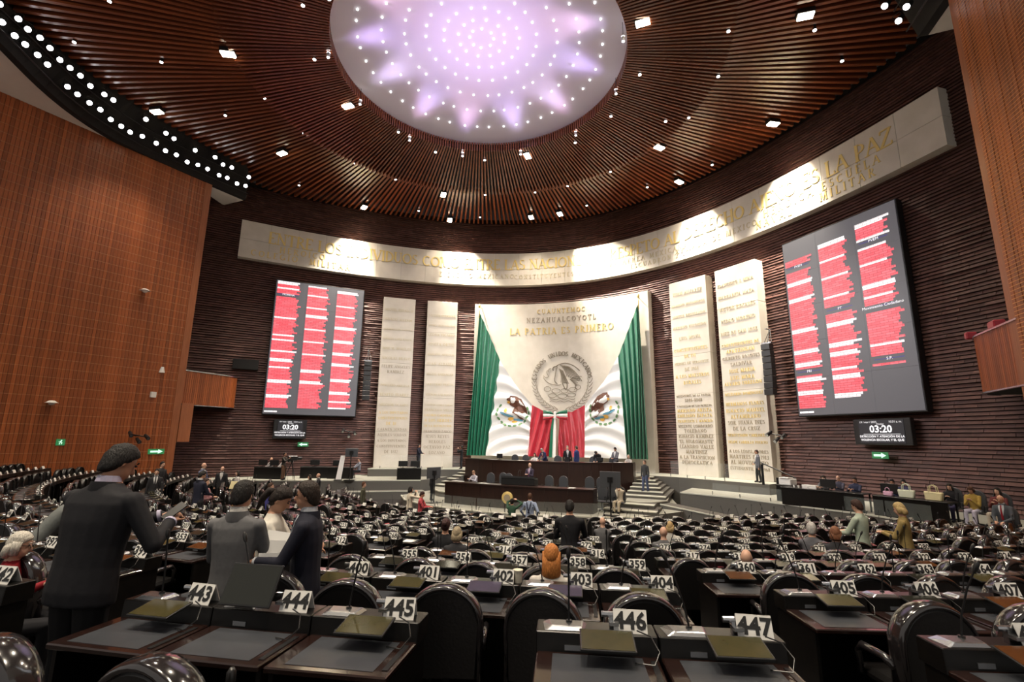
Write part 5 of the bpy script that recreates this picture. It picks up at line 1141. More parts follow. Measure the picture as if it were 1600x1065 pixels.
def person(label, pos, rz, H=1.72, pose='stand', top=(.03,.03,.035), bottom=(.02,.02,.022), shirt=None, hair=BLK, hairstyle='short', skin=0, lean=0., hands=None, head=(0,0), tie=None, dress=0., near=False, wide=1., suit=True, seat_h=.42, group=None, step=0., glasses=False, sleeves=None):
    """hands: two targets (x right, y forward, z up, metres, from the floor under the hips); head: (yaw, pitch down)"""
    t = thing('person', label, 'person', pos, rz, group)
    mb = MB(); prims = []
    def cap(tag_, p0, p1, r0, r1, n=10): mb.loft(cap_rings(p0, p1, r0, r1, n)); prims.append((tag_, np.array(p0), np.array(p1), r0, r1))
    V = Vector; h = H
    hipz = .525*h if pose != 'sit' else seat_h+.095*h/1.72
    hip = V((0, 0, hipz)); ax = V((0, math.sin(lean), math.cos(lean))); fwd = V((0, math.cos(lean), -math.sin(lean))); rt_ = V((1,0,0))
    sh = hip+ax*.297*h; nk = hip+ax*.345*h
    hd_f = (fwd*math.cos(head[1]) - ax*math.sin(head[1])); hd_u = (ax*math.cos(head[1])+fwd*math.sin(head[1]))
    hd_r = rt_*math.cos(head[0]) - hd_f*math.sin(head[0])*0
    yawm = Matrix.Rotation(head[0], 3, hd_u); hd_f = yawm @ hd_f; hd_r = yawm @ rt_
    hc = nk + (ax*.6+hd_u*.4).normalized()*.068*h + hd_f*.012*h
    # torso
    W = wide
    if suit: rings = [(-.075,.100,.070),(-.03,.101,.071),(.05,.094,.066),(.12,.096,.067),(.20,.108,.070),(.262,.118,.064),(.295,.108,.052),(.322,.056,.042),(.34,.036,.036)]
    else: rings = [(-.03,.094,.066),(.02,.092,.066),(.08,.082,.060),(.14,.084,.062),(.20,.098,.064),(.262,.108,.058),(.295,.098,.048),(.322,.050,.040),(.34,.034,.034)]
    if pose == 'sit': rings = rings[1:]
    tr = [(hip + (ax if k > 0 else V((0,0,1)) if pose != 'sit' else ax)*k*h, w_*h*W, d_*h*(.5+.5*W)) for k, w_, d_ in rings]
    N_ = 16
    mb.loft([[c + rt_*w_*math.copysign(abs(math.cos(2*PI*i/N_))**.85, math.cos(2*PI*i/N_)) + fwd*d_*math.sin(2*PI*i/N_) for i in range(N_)] for c, w_, d_ in tr])
    T0 = np.array([[*c, w_, d_] for c, w_, d_ in tr])
    # legs
    sx = .052*h
    for s in (-1, 1):
        hj = hip+V((s*sx*1.05, 0, -.02*h))
        if pose == 'sit': kn = V((s*sx*1.35, .245*h, seat_h+.07)); an = V((s*sx*1.3, .25*h, .07)); 
        else:
            dy = step*s; kn = V((s*sx*1.05, dy*.5+.015*h, .285*h)); an = V((s*sx*1.1, dy, .05*h))
        cap('bottom', hj, kn, .058*h, .043*h); cap('bottom', kn, an, .042*h, .034*h)
        cap('shoe', an+V((0,-.02,-.012)), an+V((s*.015,.11*h/1.7,-.030)), .034*h/1.0*.9, .026*h)
    if dress:
        zz = [(hipz+.10*h,.085,.062),(hipz,.104,.075),(hipz-.12*h,.118,.088),(hipz-dress*h,.128,.098)]
        if pose != 'sit': mb.loft([[V((w_*h*math.cos(2*PI*i/16), d_*h*math.sin(2*PI*i/16), z)) for i in range(16)] for z, w_, d_ in zz]); prims.append(('dress', np.array((0,0,hipz)), np.array((0,0,hipz-dress*h)), .10*h, .118*h))
        else: cap('dress', (0,.02,hipz), (0,.26*h,seat_h+.08), .085*h, .080*h); cap('dress', (0,.26*h,seat_h+.07), (0,.27*h,.30), .075*h, .07*h)
    # arms
    hands = hands or ((-.16*h, .03, .40*h), (.16*h, .03, .40*h))
    if pose == 'sit' and hands[0][2] == .40*h: hands = ((-.07,.26*h,seat_h+.22),(.07,.26*h,seat_h+.22))
    HP = []
    for s, tg in zip((-1, 1), hands):
        S_ = sh + rt_*s*.106*h*W - ax*.024*h
        el, wr_ = ik(S_, V(tg), .175*h, .150*h, V((s*.55, -.5, -.65)))
        cap('top', S_, el, .0355*h*(.7+.3*W), .030*h); cap('sleeve' if sleeves else 'top', el, wr_, .030*h, .022*h if suit else .020*h)
        d = (wr_-el).normalized(); HP.append((s, wr_, d))
    # hands: palm, four fingers, thumb
    fr_ = .0086 if near else .0115
    for s, wr_, d in HP:
        lat = d.cross(V((0,0,1))); lat = lat.normalized() if lat.length > .1 else V((1,0,0)); lat = lat*(-s if near else s); nrm = lat.cross(d).normalized()
        dn = nrm if nrm.z < 0 else -nrm
        pc = wr_+d*.02
        for k in (-1, 0, 1): cap('skin', wr_+d*.005+lat*k*.018, wr_+d*.075+lat*k*.025, .016, .014, 8)
        for k, ln in ((-1.5,.062),(-.5,.076),(.5,.072),(1.5,.056)):
            b0 = wr_+d*.082+lat*k*.0195; b1 = b0+(d*.85+dn*.45).normalized()*ln*.55; b2 = b1+(d*.35+dn*.9).normalized()*ln*.5
            cap('skin', b0, b1, fr_, fr_, 6); cap('skin', b1, b2, fr_, fr_*.9, 6)
        q0 = wr_+d*.028+lat*(-s if near else -s)*.030; q1 = q0+(d*.6-lat*s*.75+dn*.25).normalized()*.045; q2 = q1+(d*.95+dn*.2).normalized()*.032
        cap('skin', q0, q1, fr_*1.25, fr_*1.1, 6); cap('skin', q1, q2, fr_*1.1, fr_, 6)
    # neck and head
    cap('skin', nk-ax*.0*h, hc-hd_u*.03*h, .033*h, .032*h)
    HX, HY, HZ = .0445*h, .055*h, .064*h
    def hp(x, y, z): return hc + hd_r*x + hd_f*y + hd_u*z
    def ell(c, a, b, c2, nu=14, nv=9):
        mb.loft([[hp(c[0]+a*math.sin(tt)*math.cos(2*PI*j/nu), c[1]+b*math.sin(tt)*math.sin(2*PI*j/nu), c[2]-c2*math.cos(tt)) for j in range(nu)] for tt in [max(.06, min(PI-.06, PI*i/nv)) for i in range(nv+1)]])
    ell((0,-.004*h,.012*h), HX, HY, HZ*.93); ell((0,.014*h,-.024*h), HX*.82, HY*.70, HZ*.66)
    prims.append(('skin', np.array(hc-hd_u*.03*h), np.array(hc+hd_u*.03*h), .047*h, .050*h))
    cap('skin', hp(0,.052*h,.008*h), hp(0,.061*h,-.012*h), .006*h, .0085*h, 6)
    for s in (-1, 1): cap('skin', hp(s*.044*h,-.004*h,.010*h), hp(s*.045*h,-.002*h,-.012*h), .008*h, .006*h, 6)
    cap('skin', hp(-.012*h,.047*h,-.034*h), hp(.012*h,.047*h,-.034*h), .006*h, .006*h, 6)
    me = remesh(mb, .0085 if near else .017)
    # materials by nearest body part
    names = ['skin_%d' % skin, cloth(top), cloth(bottom), cloth((.012,.011,.011)), cloth(dress and top or top), cloth(sleeves or top)]
    for n_ in names: me.materials.append(M[n_])
    idx = {'skin':0,'top':1,'bottom':2,'shoe':3,'dress':4,'sleeve':5}
    npl = len(me.polygons); C = np.empty(npl*3); me.polygons.foreach_get('center', C); C = C.reshape(-1,3)
    best = np.full(npl, 1e9); which = np.zeros(npl, int)
    for tg, p0, p1, r0, r1 in prims:
        d = p1-p0; L2 = d@d+1e-12; u = np.clip(((C-p0)@d)/L2, 0, 1); dist = np.linalg.norm(C-p0-u[:,None]*d, axis=1)-(r0+(r1-r0)*u)
        b = dist < best; best[b] = dist[b]; which[b] = idx[tg]
    A_ = np.array(ax); F_ = np.array(fwd); tt = (C-np.array(hip))@A_; T_t = (T0[:,:3]-np.array(hip))@A_
    o_ = np.argsort(T_t); w_i = np.interp(tt, T_t[o_], T0[o_,3]); d_i = np.interp(tt, T_t[o_], T0[o_,4]); y_i = np.interp(tt, T_t[o_], ((T0[:,:3]-np.array(hip))@F_)[o_])
    rho = np.sqrt((C[:,0]/w_i)**2+(((C-np.array(hip))@F_-y_i)/d_i)**2); dist = (rho-1)*np.minimum(w_i, d_i)
    b = (dist < best+.004) & (tt > T_t.min()-.01) & (tt < .338*h); which[b] = 1
    me.polygons.foreach_set('material_index', which.astype(np.int32)); me.polygons.foreach_set('use_smooth', [True]*npl)
    link('body', me, t)
    # hair
    if hairstyle != 'bald':
        hm_ = MB(); nu, nv = (36, 24) if near else (20, 14); rings = []
        for i in range(nv+1):
            tt = max(.05, min(PI-.05, PI*i/nv)); ring = []
            for j in range(nu):
                p = 2*PI*j/nu; dx, dy, dz = math.sin(tt)*math.cos(p), math.sin(tt)*math.sin(p), -math.cos(tt)
                q_ = ((dy+1)/2)**1.35; q_ = q_*q_*(3-2*q_)
                back_, front_ = {'short':(-.95,.46),'grey':(-.92,.50),'bun':(-.6,.45),'ponytail':(-.62,.42),'long':(-.85,.40),'bob':(-.85,.40),'fringe':(-.85,.3)}[hairstyle]
                hl = back_+(front_-back_)*q_
                if hairstyle in ('long','bob','fringe') and dy < .45: hl = -.9
                u_ = max(0., min(1., (dz-hl)/.16)); u_ = u_*u_*(3-2*u_)
                k = .90+u_*(.175+(.05 if dz > .45 else 0)*u_)+u_*(.02*math.sin(9*p+4*tt)*math.sin(5*tt)+rng.uniform(-.012,.022))
                nap = max(0., min(1., -dy*1.6+.1)) if (dz < 0 and hairstyle in ('short','grey','ponytail','bun')) else 0.
                wd_ = 1+nap*(1/max(.35, math.sin(tt))**.45-1)
                ring.append(hp(dx*HX*k*1.04*wd_, -.004*h+dy*HY*k*wd_, .012*h+dz*HZ*.95*k*(1+.30*nap)))
            rings.append(ring)
        hm_.loft(rings)
        if hairstyle in ('long','bob','fringe'):
            L_ = {'long':.15,'bob':.085,'fringe':.11}[hairstyle]*h
            ww = [(0,.048,.030,-.020),(.35,.056,.034,-.030),(.75,.058,.030,-.036),(1,.040,.018,-.034)]
            hm_.loft([[hp(w_*h*math.cos(2*PI*i/14), yy*h+dd*h*math.sin(2*PI*i/14), .02*h-L_*f) for i in range(14)] for f, w_, dd, yy in ww])
            for s in (-1, 1): hm_.loft([[hp(s*.046*h+.011*h*math.cos(2*PI*i/8), .0*h+.022*h*math.sin(2*PI*i/8), .03*h-L_*.85*f) for i in range(8)] for f in (0,.5,1)])
        if hairstyle == 'ponytail': hm_.tube([hp(0,-.055*h,.025*h), hp(0,-.080*h,.015*h), hp(0,-.088*h,-.03*h), hp(0,-.078*h,-.10*h)], [.018*h,.022*h,.020*h,.008*h], 10)
        if hairstyle == 'bun': hm_.ball(tuple(hp(0,-.055*h,.03*h)), .03*h)
        obj('hair', hm_, hairm(hair), t, 'all')
    else:
        pass
    for s in (-1, 1):
        e = MB(); e.ball(tuple(hp(s*.0185*h,.0485*h,.012*h)), .0065*h, .0045*h, .0048*h, 8, 5); obj('eye', e, 'card_digit', t, 'all')
        if near: e = MB(); e.tube([hp(s*.010*h,.053*h,.023*h), hp(s*.020*h,.052*h,.026*h), hp(s*.029*h,.046*h,.022*h)], .0028*h, 5); obj('eyebrow', e, hairm(hair), t, 'all')
    if glasses:
        g = MB()
        for s in (-1,1): g.tube([hp(s*.02*h+.013*h*math.cos(a), .060*h, .010*h+.010*h*math.sin(a)) for a in [2*PI*i/10 for i in range(11)]], .0018*h, 4); g.tube([hp(s*.033*h,.058*h,.012*h), hp(s*.046*h,.0,.012*h)], .0016*h, 4)
        obj('glasses', g, 'black_metal', t)
    if suit and (near or shirt):
        jc = MB(); jc.loft([[nk-ax*q[0]*h + rt_*q[1]*h*math.cos(2*PI*i/16)+fwd*(q[2]*h*math.sin(2*PI*i/16)-q[3]*h) for i in range(16)] for q in ((.052,.068,.055,.0),(.026,.056,.053,.004),(.004,.047,.049,.006))], cap=False); obj('jacket_collar', jc, cloth(tuple(q*.85 for q in top)), t, 'all')
    if near and shirt:
        for s, wr_, d in HP: cf = MB(); cf.cyl(wr_-d*.012, wr_+d*.010, .0255*h*.95, .0245*h*.95, 14); obj('shirt_cuff', cf, cloth(shirt), t, True)
    if shirt:
        def tf(x, k, e=.006):
            w_ = np.interp(k*h, T_t[o_], T0[o_,3]); d_ = np.interp(k*h, T_t[o_], T0[o_,4]); xx = min(abs(x)*h, w_*.98)
            return hip+ax*k*h+rt_*math.copysign(xx, x)+fwd*(d_*math.sqrt(max(.02,1-(xx/w_)**2))+e)
        s_ = MB(); ks = [(.12,.004),(.18,.022),(.24,.034),(.29,.040),(.325,.034)]
        s_.loft([[tf(-w_, k), tf(-w_*.4, k, .012), tf(w_*.4, k, .012), tf(w_, k)] for k, w_ in ks], cap=False, closed=False); obj('shirt_front', s_, cloth(shirt), t)
        c_ = MB(); c_.loft([[nk-ax*(.012-q*.03)*h + rt_*(.043-.006*q)*h*math.cos(2*PI*i/14)+fwd*(.044-.006*q)*h*math.sin(2*PI*i/14) for i in range(14)] for q in (0,1)], cap=False); obj('collar', c_, cloth(shirt), t)
    if tie:
        g = MB(); g.loft([[tf(-w_, k, .016), tf(w_, k, .016), tf(w_, k, .022), tf(-w_, k, .022)] for k, w_ in ((.08,.004),(.10,.016),(.22,.012),(.30,.008),(.318,.011))]); obj('tie', g, cloth(tie), t)
    return t
CH, NV, GR, DK, WHT = (.028,.028,.032), (.016,.018,.034), (.12,.12,.125), (.014,.014,.016), (.62,.60,.56)
F = floor_z
def held(name, label, cat, p, rot, size, m):
    mb = MB(); mb.box(-size[0]/2,size[0]/2,-size[1]/2,size[1]/2,-size[2]/2,size[2]/2); o = obj(name, mb, m, loc=p, bevel=min(size)*.2); o.rotation_euler = rot; return tag(o, label, cat)
# ---- foreground group
person('man in a black suit seen from behind, bent over a phone', (6.32,2.10,1.884), .14, 1.80, top=(.013,.013,.016), bottom=(.007,.007,.008), shirt=(.45,.42,.55), hair=BLK, skin=1, lean=.10, hands=((.14,.36,1.30),(.28,.32,1.27)), head=(-.25,.42), near=True, wide=1.32)
held('mobile_phone', 'black phone held by the man in the black suit', 'phone', (6.52,2.50,3.22), (.7,.3,.0), (.075,.155,.010), 'black_plastic')
person('man in a grey suit standing with his back turned, left of the woman in white', (6.42,3.10,1.697), .42, 1.67, top=(.135,.135,.140), bottom=(.10,.10,.105), shirt=(.62,.60,.56), hair=BLK, skin=0, lean=.04, hands=((-.08,.32,1.05),(.10,.34,1.05)), head=(-.1,.25), near=True, wide=1.0)
person('woman in a long white shirt with a dark ponytail, reading papers', (6.36,3.5,F(6.36,3.5)), -1.0, 1.6, top=(.64,.61,.54), bottom=(.55,.52,.46), hair=(.020,.013,.010), hairstyle='ponytail', skin=0, lean=.05, hands=((-.06,.36,1.10),(.06,.38,1.06)), head=(0,.48), near=True, dress=.30, suit=False, wide=1.05)
person('man in a navy suit facing left, holding white papers', (6.87,3.45,F(6.87,3.45)), 2.12, 1.66, top=(.012,.013,.024), bottom=(.008,.009,.013), shirt=(.50,.52,.56), tie=(.08,.11,.16), hair=(.035,.024,.018), skin=1, lean=.02, hands=((-.12,.36,1.06),(.04,.38,1.04)), head=(.05,.05), near=True, wide=1.12)
for k, (p, r) in enumerate((((6.66,3.30,2.80),(1.35,.1,.75)), ((6.70,3.24,2.68),(1.45,.0,.7)), ((6.62,3.36,2.86),(1.2,.2,.8)))): held('paper_sheet', ['upper white sheet between the woman in white and the navy suit','lowest white sheet held by the navy-suited man','curled white sheet in the woman\'s hands'][k], 'paper', p, r, (.20,.27 if k == 1 else .2,.003), 'paper')
person('man in a grey suit leaning over a desk at the far left', (2.2,3.74,F(2.2,3.74)), -.5, 1.74, top=(.14,.15,.145), bottom=(.10,.105,.10), shirt=(.6,.6,.58), hair=BLK, skin=1, lean=.62, hands=((-.1,.72,1.10),(.12,.70,1.08)), head=(0,.35), wide=1.1)
person('white-haired person in red seated at the lower left edge', (4.55,2.48,1.697), -.75, 1.50, 'sit', top=(.24,.010,.018), bottom=DK, hair=(.66,.62,.54), hairstyle='bob', skin=2, lean=.05, hands=((-.1,.30,.80),(.30,.36,.86)), head=(0,.15), suit=False, near=True, glasses=True)
# ---- delegates in the rows
person('woman with long orange hair seated in the third row', (8.58,4.85,F(8.58,4.85)), .25, 1.56, 'sit', top=(.58,.55,.50), hair=(.60,.22,.055), hairstyle='long', skin=2, suit=False)
person('bald man seated right of the orange-haired woman', (10.35,6.95,1.28), .0, 1.46, 'sit', top=GR, hairstyle='bald', skin=2)
person('dark-haired person with a bun seated beyond the middle rows', (6.05,7.2,F(6.05,7.2)), .3, 1.5, 'sit', top=DK, hair=(.05,.02,.018), hairstyle='bun', skin=0)
person('grey-blond person seated beside the one with a bun', (6.45,6.85,F(6.45,6.85)), .3, 1.42, 'sit', top=CH, hair=(.42,.34,.22), hairstyle='bob', skin=2)
person('bald man seated in front of the kerb, centre', (7.45,12.1,F(7.45,12.1)), .1, 1.5, 'sit', top=GR, hairstyle='bald', skin=2)
person('balding man seated behind the front rows, right of centre', (9.04,10.14,F(9.04,10.14)), .1, 1.58, 'sit', top=GR, hairstyle='bald', skin=2)
person('blond person seated behind the front rows, right of the balding man', (8.98,11.94,F(8.98,11.94)), .0, 1.55, 'sit', top=(.5,.48,.44), hair=(.55,.38,.18), hairstyle='bob', skin=2, suit=False)
person('white-haired man in a grey jacket seated on the right', (11.63,11.41,F(11.63,11.41)), -.1, 1.72, 'sit', top=(.11,.11,.125), hair=(.60,.58,.55), hairstyle='grey', skin=0)
person('brown-haired person seated right of the white-haired man', (11.96,11.06,F(11.96,11.06)), -.1, 1.72, 'sit', top=CH, hair=(.24,.10,.05), hairstyle='bob', skin=0)
person('man in a black long-sleeved shirt standing with his back turned at centre', (7.5,9.2,F(7.5,9.2)), .25, 1.74, top=(.014,.014,.015), bottom=(.06,.075,.11), hair=BLK, skin=0, hands=((-.12,.32,1.1),(.20,.38,1.05)), head=(-.1,.3), suit=False, wide=1.15)
person('man in a blue shirt with dark braces standing before the lower desk', (3.28,18.35,F(3.28,18.35)), .1, 1.75, top=(.30,.36,.50), bottom=(.05,.06,.085), hair=(.10,.045,.025), skin=2, hands=((-.26,.08,.95),(.26,.08,.95)), suit=False, wide=1.08)
t_ = MB()
for s in (-1, 1): t_.tube([(3.28+s*.09,18.24,1.46),(3.28+s*.05,18.19,1.26),(3.28-s*.03,18.20,1.06)], .018, 5)
tag(obj('braces', t_, cloth((.02,.022,.04))), 'dark crossed braces on the back of the blue-shirted man', 'braces')
person('photographer in a green shirt raising a camera before the gold seal', (2.69,18,F(2.69,18)), .15, 1.56, top=(.030,.075,.045), bottom=DK, hair=BLK, skin=0, hands=((-.02,.24,1.52),(.16,.20,1.50)), head=(0,.0), suit=False)
held('photo_camera', 'black camera held up by the green-shirted photographer', 'camera', (2.74,18.26,1.47), (0,0,.15), (.16,.12,.11), 'black_plastic')
person('soldier in olive uniform walking left of the kerb', (-4.4,18.18,F(-4.4,18.18)), -1.2, 1.62, top=(.075,.075,.050), bottom=(.075,.075,.050), hair=(.12,.05,.025), skin=2, step=.14, suit=False)
person('person in a red and white top looking at a phone by the kerb', (-0.3,16.4,F(-0.3,16.4)), -1.3, 1.58, top=(.42,.06,.075), bottom=(.45,.42,.38), hair=(.05,.02,.015), skin=0, hands=((-.05,.34,1.05),(.05,.36,1.05)), head=(0,.4), suit=False)
person('woman in black trousers and pale top, hands at her face, left of the kerb', (-1.2,17,F(-1.2,17)), -.6, 1.66, top=(.60,.54,.44), bottom=DK, hair=BLK, hairstyle='bob', skin=2, hands=((-.06,.26,1.45),(.08,.26,1.45)), dress=.0, suit=False)
person('woman in a white blouse standing below the left platform', (-8.7,19.45,F(-8.7,19.45)), 2.6, 1.56, top=(.62,.60,.54), bottom=DK, hair=(.03,.02,.015), hairstyle='long', skin=2, suit=False)
person('man in a dark suit beside the woman in a white blouse', (-8.3,19.6,F(-8.3,19.6)), 2.6, 1.64, top=(.03,.03,.034), bottom=DK, shirt=(.6,.6,.6), tie=(.03,.03,.05), hairstyle='bald', skin=2, hands=((-.02,.3,1.1),(.04,.3,1.1)))
person('man in a bright blue jacket among the left front rows', (-3.5,12.4,F(-3.5,12.4)), -1.0, 1.64, top=(.05,.05,.20), bottom=DK, hair=(.06,.03,.02), skin=2)
person('man in a navy suit with his back turned in the left rows', (-4.37,10.6,F(-4.37,10.6)), .0, 1.8, top=NV, bottom=DK, shirt=(.6,.6,.6), hair=BLK, skin=0, hands=((-.05,.34,1.1),(.1,.36,1.1)), head=(-.3,.4))
person('woman in pink holding a phone in the left rows', (-4.69,11.01,F(-4.69,11.01)), -1.2, 1.69, top=(.55,.30,.32), bottom=DK, hair=(.04,.02,.015), hairstyle='bob', skin=2, hands=((-.05,.3,1.15),(.05,.32,1.15)), suit=False)
person('man in a grey-blue suit standing at the left rear wall', (-10.6,15.2,F(-10.6,15.2)), -1.2, 1.84, top=(.10,.11,.18), bottom=DK, shirt=(.6,.6,.6), hairstyle='bald', skin=2, hands=((-.02,.3,1.2),(.1,.3,1.2)))
person('balding man in an open dark suit facing the hall on the left', (-11.6,16.9,F(-11.6,16.9)), -2.4, 1.72, top=(.03,.03,.03), bottom=DK, shirt=(.62,.6,.58), hairstyle='bald', skin=2)
person('woman in white holding a yellow folder near the left platform', (-10.3,16.7,F(-10.3,16.7)), 2.7, 1.58, top=(.62,.60,.58), bottom=(.5,.48,.44), hair=(.03,.02,.015), hairstyle='long', skin=2, suit=False, dress=.2)
held('yellow_folder', 'pale yellow folder held by the woman in white on the left', 'folder', (-10.15,16.4,1.62), (1.2,0,.3), (.3,.35,.03), mat('folder_yellow', (.62,.55,.32), .7).name)
held('purple_bag', 'purple bag at the side of the woman in white on the left', 'bag', (-9.9,16.6,1.55), (0,.2,.2), (.42,.16,.28), mat('bag_purple', (.12,.08,.32), .6).name)
person('man in a dark vest and white sleeves seated by the left wood wall', (-9.6,12.5,F(-9.6,12.5)), -1.1, 1.68, 'sit', top=(.03,.035,.045), bottom=DK, sleeves=(.6,.62,.66), hair=BLK, skin=1, hands=((-.05,.35,.85),(.1,.35,.85)), suit=False, seat_h=.5)
person('man in a dark suit facing the camera by the left wood wall', (-9,12.25,F(-9,12.25)), -2.2, 1.62, top=(.025,.025,.03), bottom=DK, shirt=(.62,.62,.62), tie=(.03,.03,.04), hair=BLK, skin=2)
person('dark-suited man standing at the end of the left wood wall', (-11.4,13.95,F(-11.4,13.95)), -1.4, 1.76, top=CH, bottom=DK, hair=BLK, skin=2)
person('man in a pale green shirt standing in the right front rows', (12.57,12.07,F(12.57,12.07)), .9, 1.74, top=(.40,.47,.38), bottom=(.10,.12,.14), hair=(.05,.022,.015), skin=2, hands=((-.14,.38,1.10),(.1,.36,1.12)), head=(0,.35), suit=False)
person('blond woman in a patterned gold dress standing in the right rows', (13.27,12.11,F(13.27,12.11)), 1.2, 1.72, top=(.26,.19,.07), bottom=(.26,.19,.07), hair=(.55,.40,.18), hairstyle='bob', skin=2, hands=((-.06,.34,1.15),(.08,.34,1.15)), head=(0,.3), suit=False, dress=.34)
# ---- stage
person('man in a grey suit leaning on the rail before the outer right pillar', (11.88,31.25,1.6), 1.9, 1.74, top=(.12,.125,.145), bottom=(.035,.035,.035), shirt=(.62,.6,.58), hair=(.05,.03,.02), skin=1, hands=((-.20,.05,.80),(.28,.10,1.02)), step=.06)
person('man in a navy suit holding a sheet before the outer left pillar', (-10.6,31.9,1.6), -1.5, 1.74, top=NV, bottom=DK, hair=(.06,.05,.05), skin=1, hands=((-.05,.36,1.1),(.05,.38,1.1)))
person('woman in black taking a photo beside the inner left pillar', (-7.7,33.2,1.6), 1.9, 1.68, top=DK, bottom=DK, hair=BLK, hairstyle='bob', skin=1, hands=((-.05,.28,1.45),(.08,.28,1.42)), suit=False)
person('man in a dark suit standing by the slim monitor left of the lower desk', (-4.9,24.6,.40), -.9, 1.78, top=(.03,.03,.035), bottom=DK, hairstyle='bald', skin=2, hands=((-.05,.28,1.2),(.1,.28,1.2)))
person('man in a dark sweater and jeans coming down the right steps', (6.0,29.6,.95), 2.6, 1.76, top=(.045,.047,.05), bottom=(.07,.09,.16), hair=(.12,.09,.07), skin=2, step=.10, suit=False)
held('paper_sheet', 'white paper in the hand of the man on the right steps', 'paper', (6.25,29.45,1.7), (.2,1.3,.3), (.22,.3,.004), 'paper')
person('person dressed in cream sitting with crossed arms by the steps', (5.42,24.98,.40), 2.9, 1.74, 'sit', top=(.64,.57,.44), bottom=(.58,.50,.36), hair=(.05,.025,.02), skin=0, hands=((.06,.16,1.05),(-.02,.18,.98)), suit=False)
person('person in pale grey bending over the lower desk\'s left end', (-2.9,26.0,.72), 2.9, 1.68, 'sit', top=(.45,.44,.50), bottom=DK, hair=(.35,.20,.12), skin=2, lean=.2, hands=((-.1,.5,.85),(.1,.5,.85)), head=(0,.3))
person('balding speaker in a dark suit behind the lectern', (.42,25.95,.72), 2.95, 1.80, top=(.045,.035,.06), bottom=DK, shirt=(.55,.5,.6), tie=(.2,.06,.14), hairstyle='bald', skin=2, hands=((-.08,.32,1.22),(.08,.32,1.22)))
person('woman in white seated at the upper desk left of the bending man', (-1.25,31.3,1.6), 2.9, 1.66, 'sit', top=(.66,.64,.62), bottom=DK, hair=(.035,.02,.015), hairstyle='long', skin=0, hands=((-.15,.4,.85),(.15,.4,.85)), suit=False)
person('grey-haired man in navy with a pink tie bending over the upper desk', (-.62,31.6,1.6), 2.8, 1.74, top=(.02,.024,.07), bottom=DK, shirt=(.6,.5,.52), tie=(.5,.16,.2), hair=(.35,.33,.31), hairstyle='grey', skin=2, lean=.55, hands=((-.15,.6,.92),(.15,.6,.92)), head=(0,.1))
person('man in a black suit standing left of the blue-suited man at the upper desk', (.75,32.0,1.6), -2.7, 1.80, top=DK, bottom=DK, shirt=(.66,.65,.64), tie=(.3,.3,.34), hair=(.3,.26,.22), hairstyle='grey', skin=2)
person('man in a blue suit standing in profile at the upper desk', (1.40,31.9,1.6), 1.3, 1.80, top=(.025,.04,.14), bottom=(.025,.04,.14), hair=(.08,.06,.05), skin=1)
person('man in black bowing over the upper desk right of centre', (2.95,31.7,1.6), 2.9, 1.76, top=(.03,.028,.028), bottom=DK, hair=(.04,.03,.03), skin=2, lean=.75, hands=((-.12,.55,.90),(.14,.55,.90)), head=(0,.5))
person('man in a grey suit reading a sheet at the upper desk\'s right', (3.85,32.2,1.6), 2.8, 1.76, top=(.13,.13,.15), bottom=DK, shirt=(.6,.6,.6), hair=BLK, skin=1, hands=((-.05,.34,1.1),(.08,.34,1.1)), head=(0,.4))
person('pale-haired person seated at the upper desk\'s right end', (4.65,32.3,1.6), 2.9, 1.66, 'sit', top=(.45,.42,.40), bottom=DK, hair=(.45,.36,.28), hairstyle='bob', skin=2, hands=((-.1,.4,.85),(.1,.4,.85)), suit=False)
# ---- right platform
RZ = 1.05
for lab, x, y, top, hair, style, sk, sh_ in (('long-haired person in a grey jacket and white shirt at the right table', 14.15,25.95,(.13,.13,.15),(.03,.015,.012),'long',2,(.6,.6,.6)), ('balding person behind the grey jacket at the right table', 14.75,26.3,(.06,.06,.09),BLK,'bald',2,None), ('man in navy seated at the right table with a laptop', 15.2,25.5,(.03,.035,.07),(.04,.03,.03),'short',1,None), ('dark-haired man in blue seated behind the grey monitor', 16.35,24.9,(.04,.05,.11),BLK,'short',1,None), ('dark-haired woman seated beside the man in blue', 16.75,25.0,(.05,.05,.12),BLK,'bob',2,None)):
    person(lab, (x,y,RZ), 2.55, 1.70, 'sit', top=top, bottom=DK, hair=hair, hairstyle=style, skin=sk, shirt=sh_, hands=((-.1,.42,.85),(.1,.42,.85)), head=(0,.25))
person('woman in black seated with a phone, left of the three by the right wall', (17.75,23.6,RZ), 2.5, 1.68, 'sit', top=DK, bottom=(.035,.03,.075), hair=(.03,.02,.018), hairstyle='long', skin=2, hands=((-.05,.3,.85),(.05,.3,.85)), head=(0,.3), suit=False)
person('woman in a mustard jacket and pale skirt seated by the right wall', (18.05,22.6,RZ), 2.4, 1.68, 'sit', top=(.42,.29,.07), bottom=(.50,.48,.60), hair=(.10,.05,.03), hairstyle='bob', skin=0, hands=((-.05,.3,.85),(.05,.3,.85)), head=(0,.35), suit=False, lean=.15)
person('person in maroon and pale trousers seated by the right wall', (18.45,21.9,RZ), 2.3, 1.70, 'sit', top=(.12,.03,.03), bottom=(.46,.41,.33), hair=(.02,.015,.012), hairstyle='long', skin=2, hands=((-.1,.24,.9),(.05,.3,.85)), suit=False)
person('bald man in a grey suit and red tie seated at the right edge', (17.9,20.25,.9-.12), 2.4, 1.78, 'sit', top=(.075,.085,.10), bottom=(.085,.095,.115), shirt=(.6,.62,.66), tie=(.30,.02,.03), hairstyle='bald', skin=0, hands=((-.1,.36,.75),(.1,.36,.75)), head=(0,.25), seat_h=.55, lean=.1)
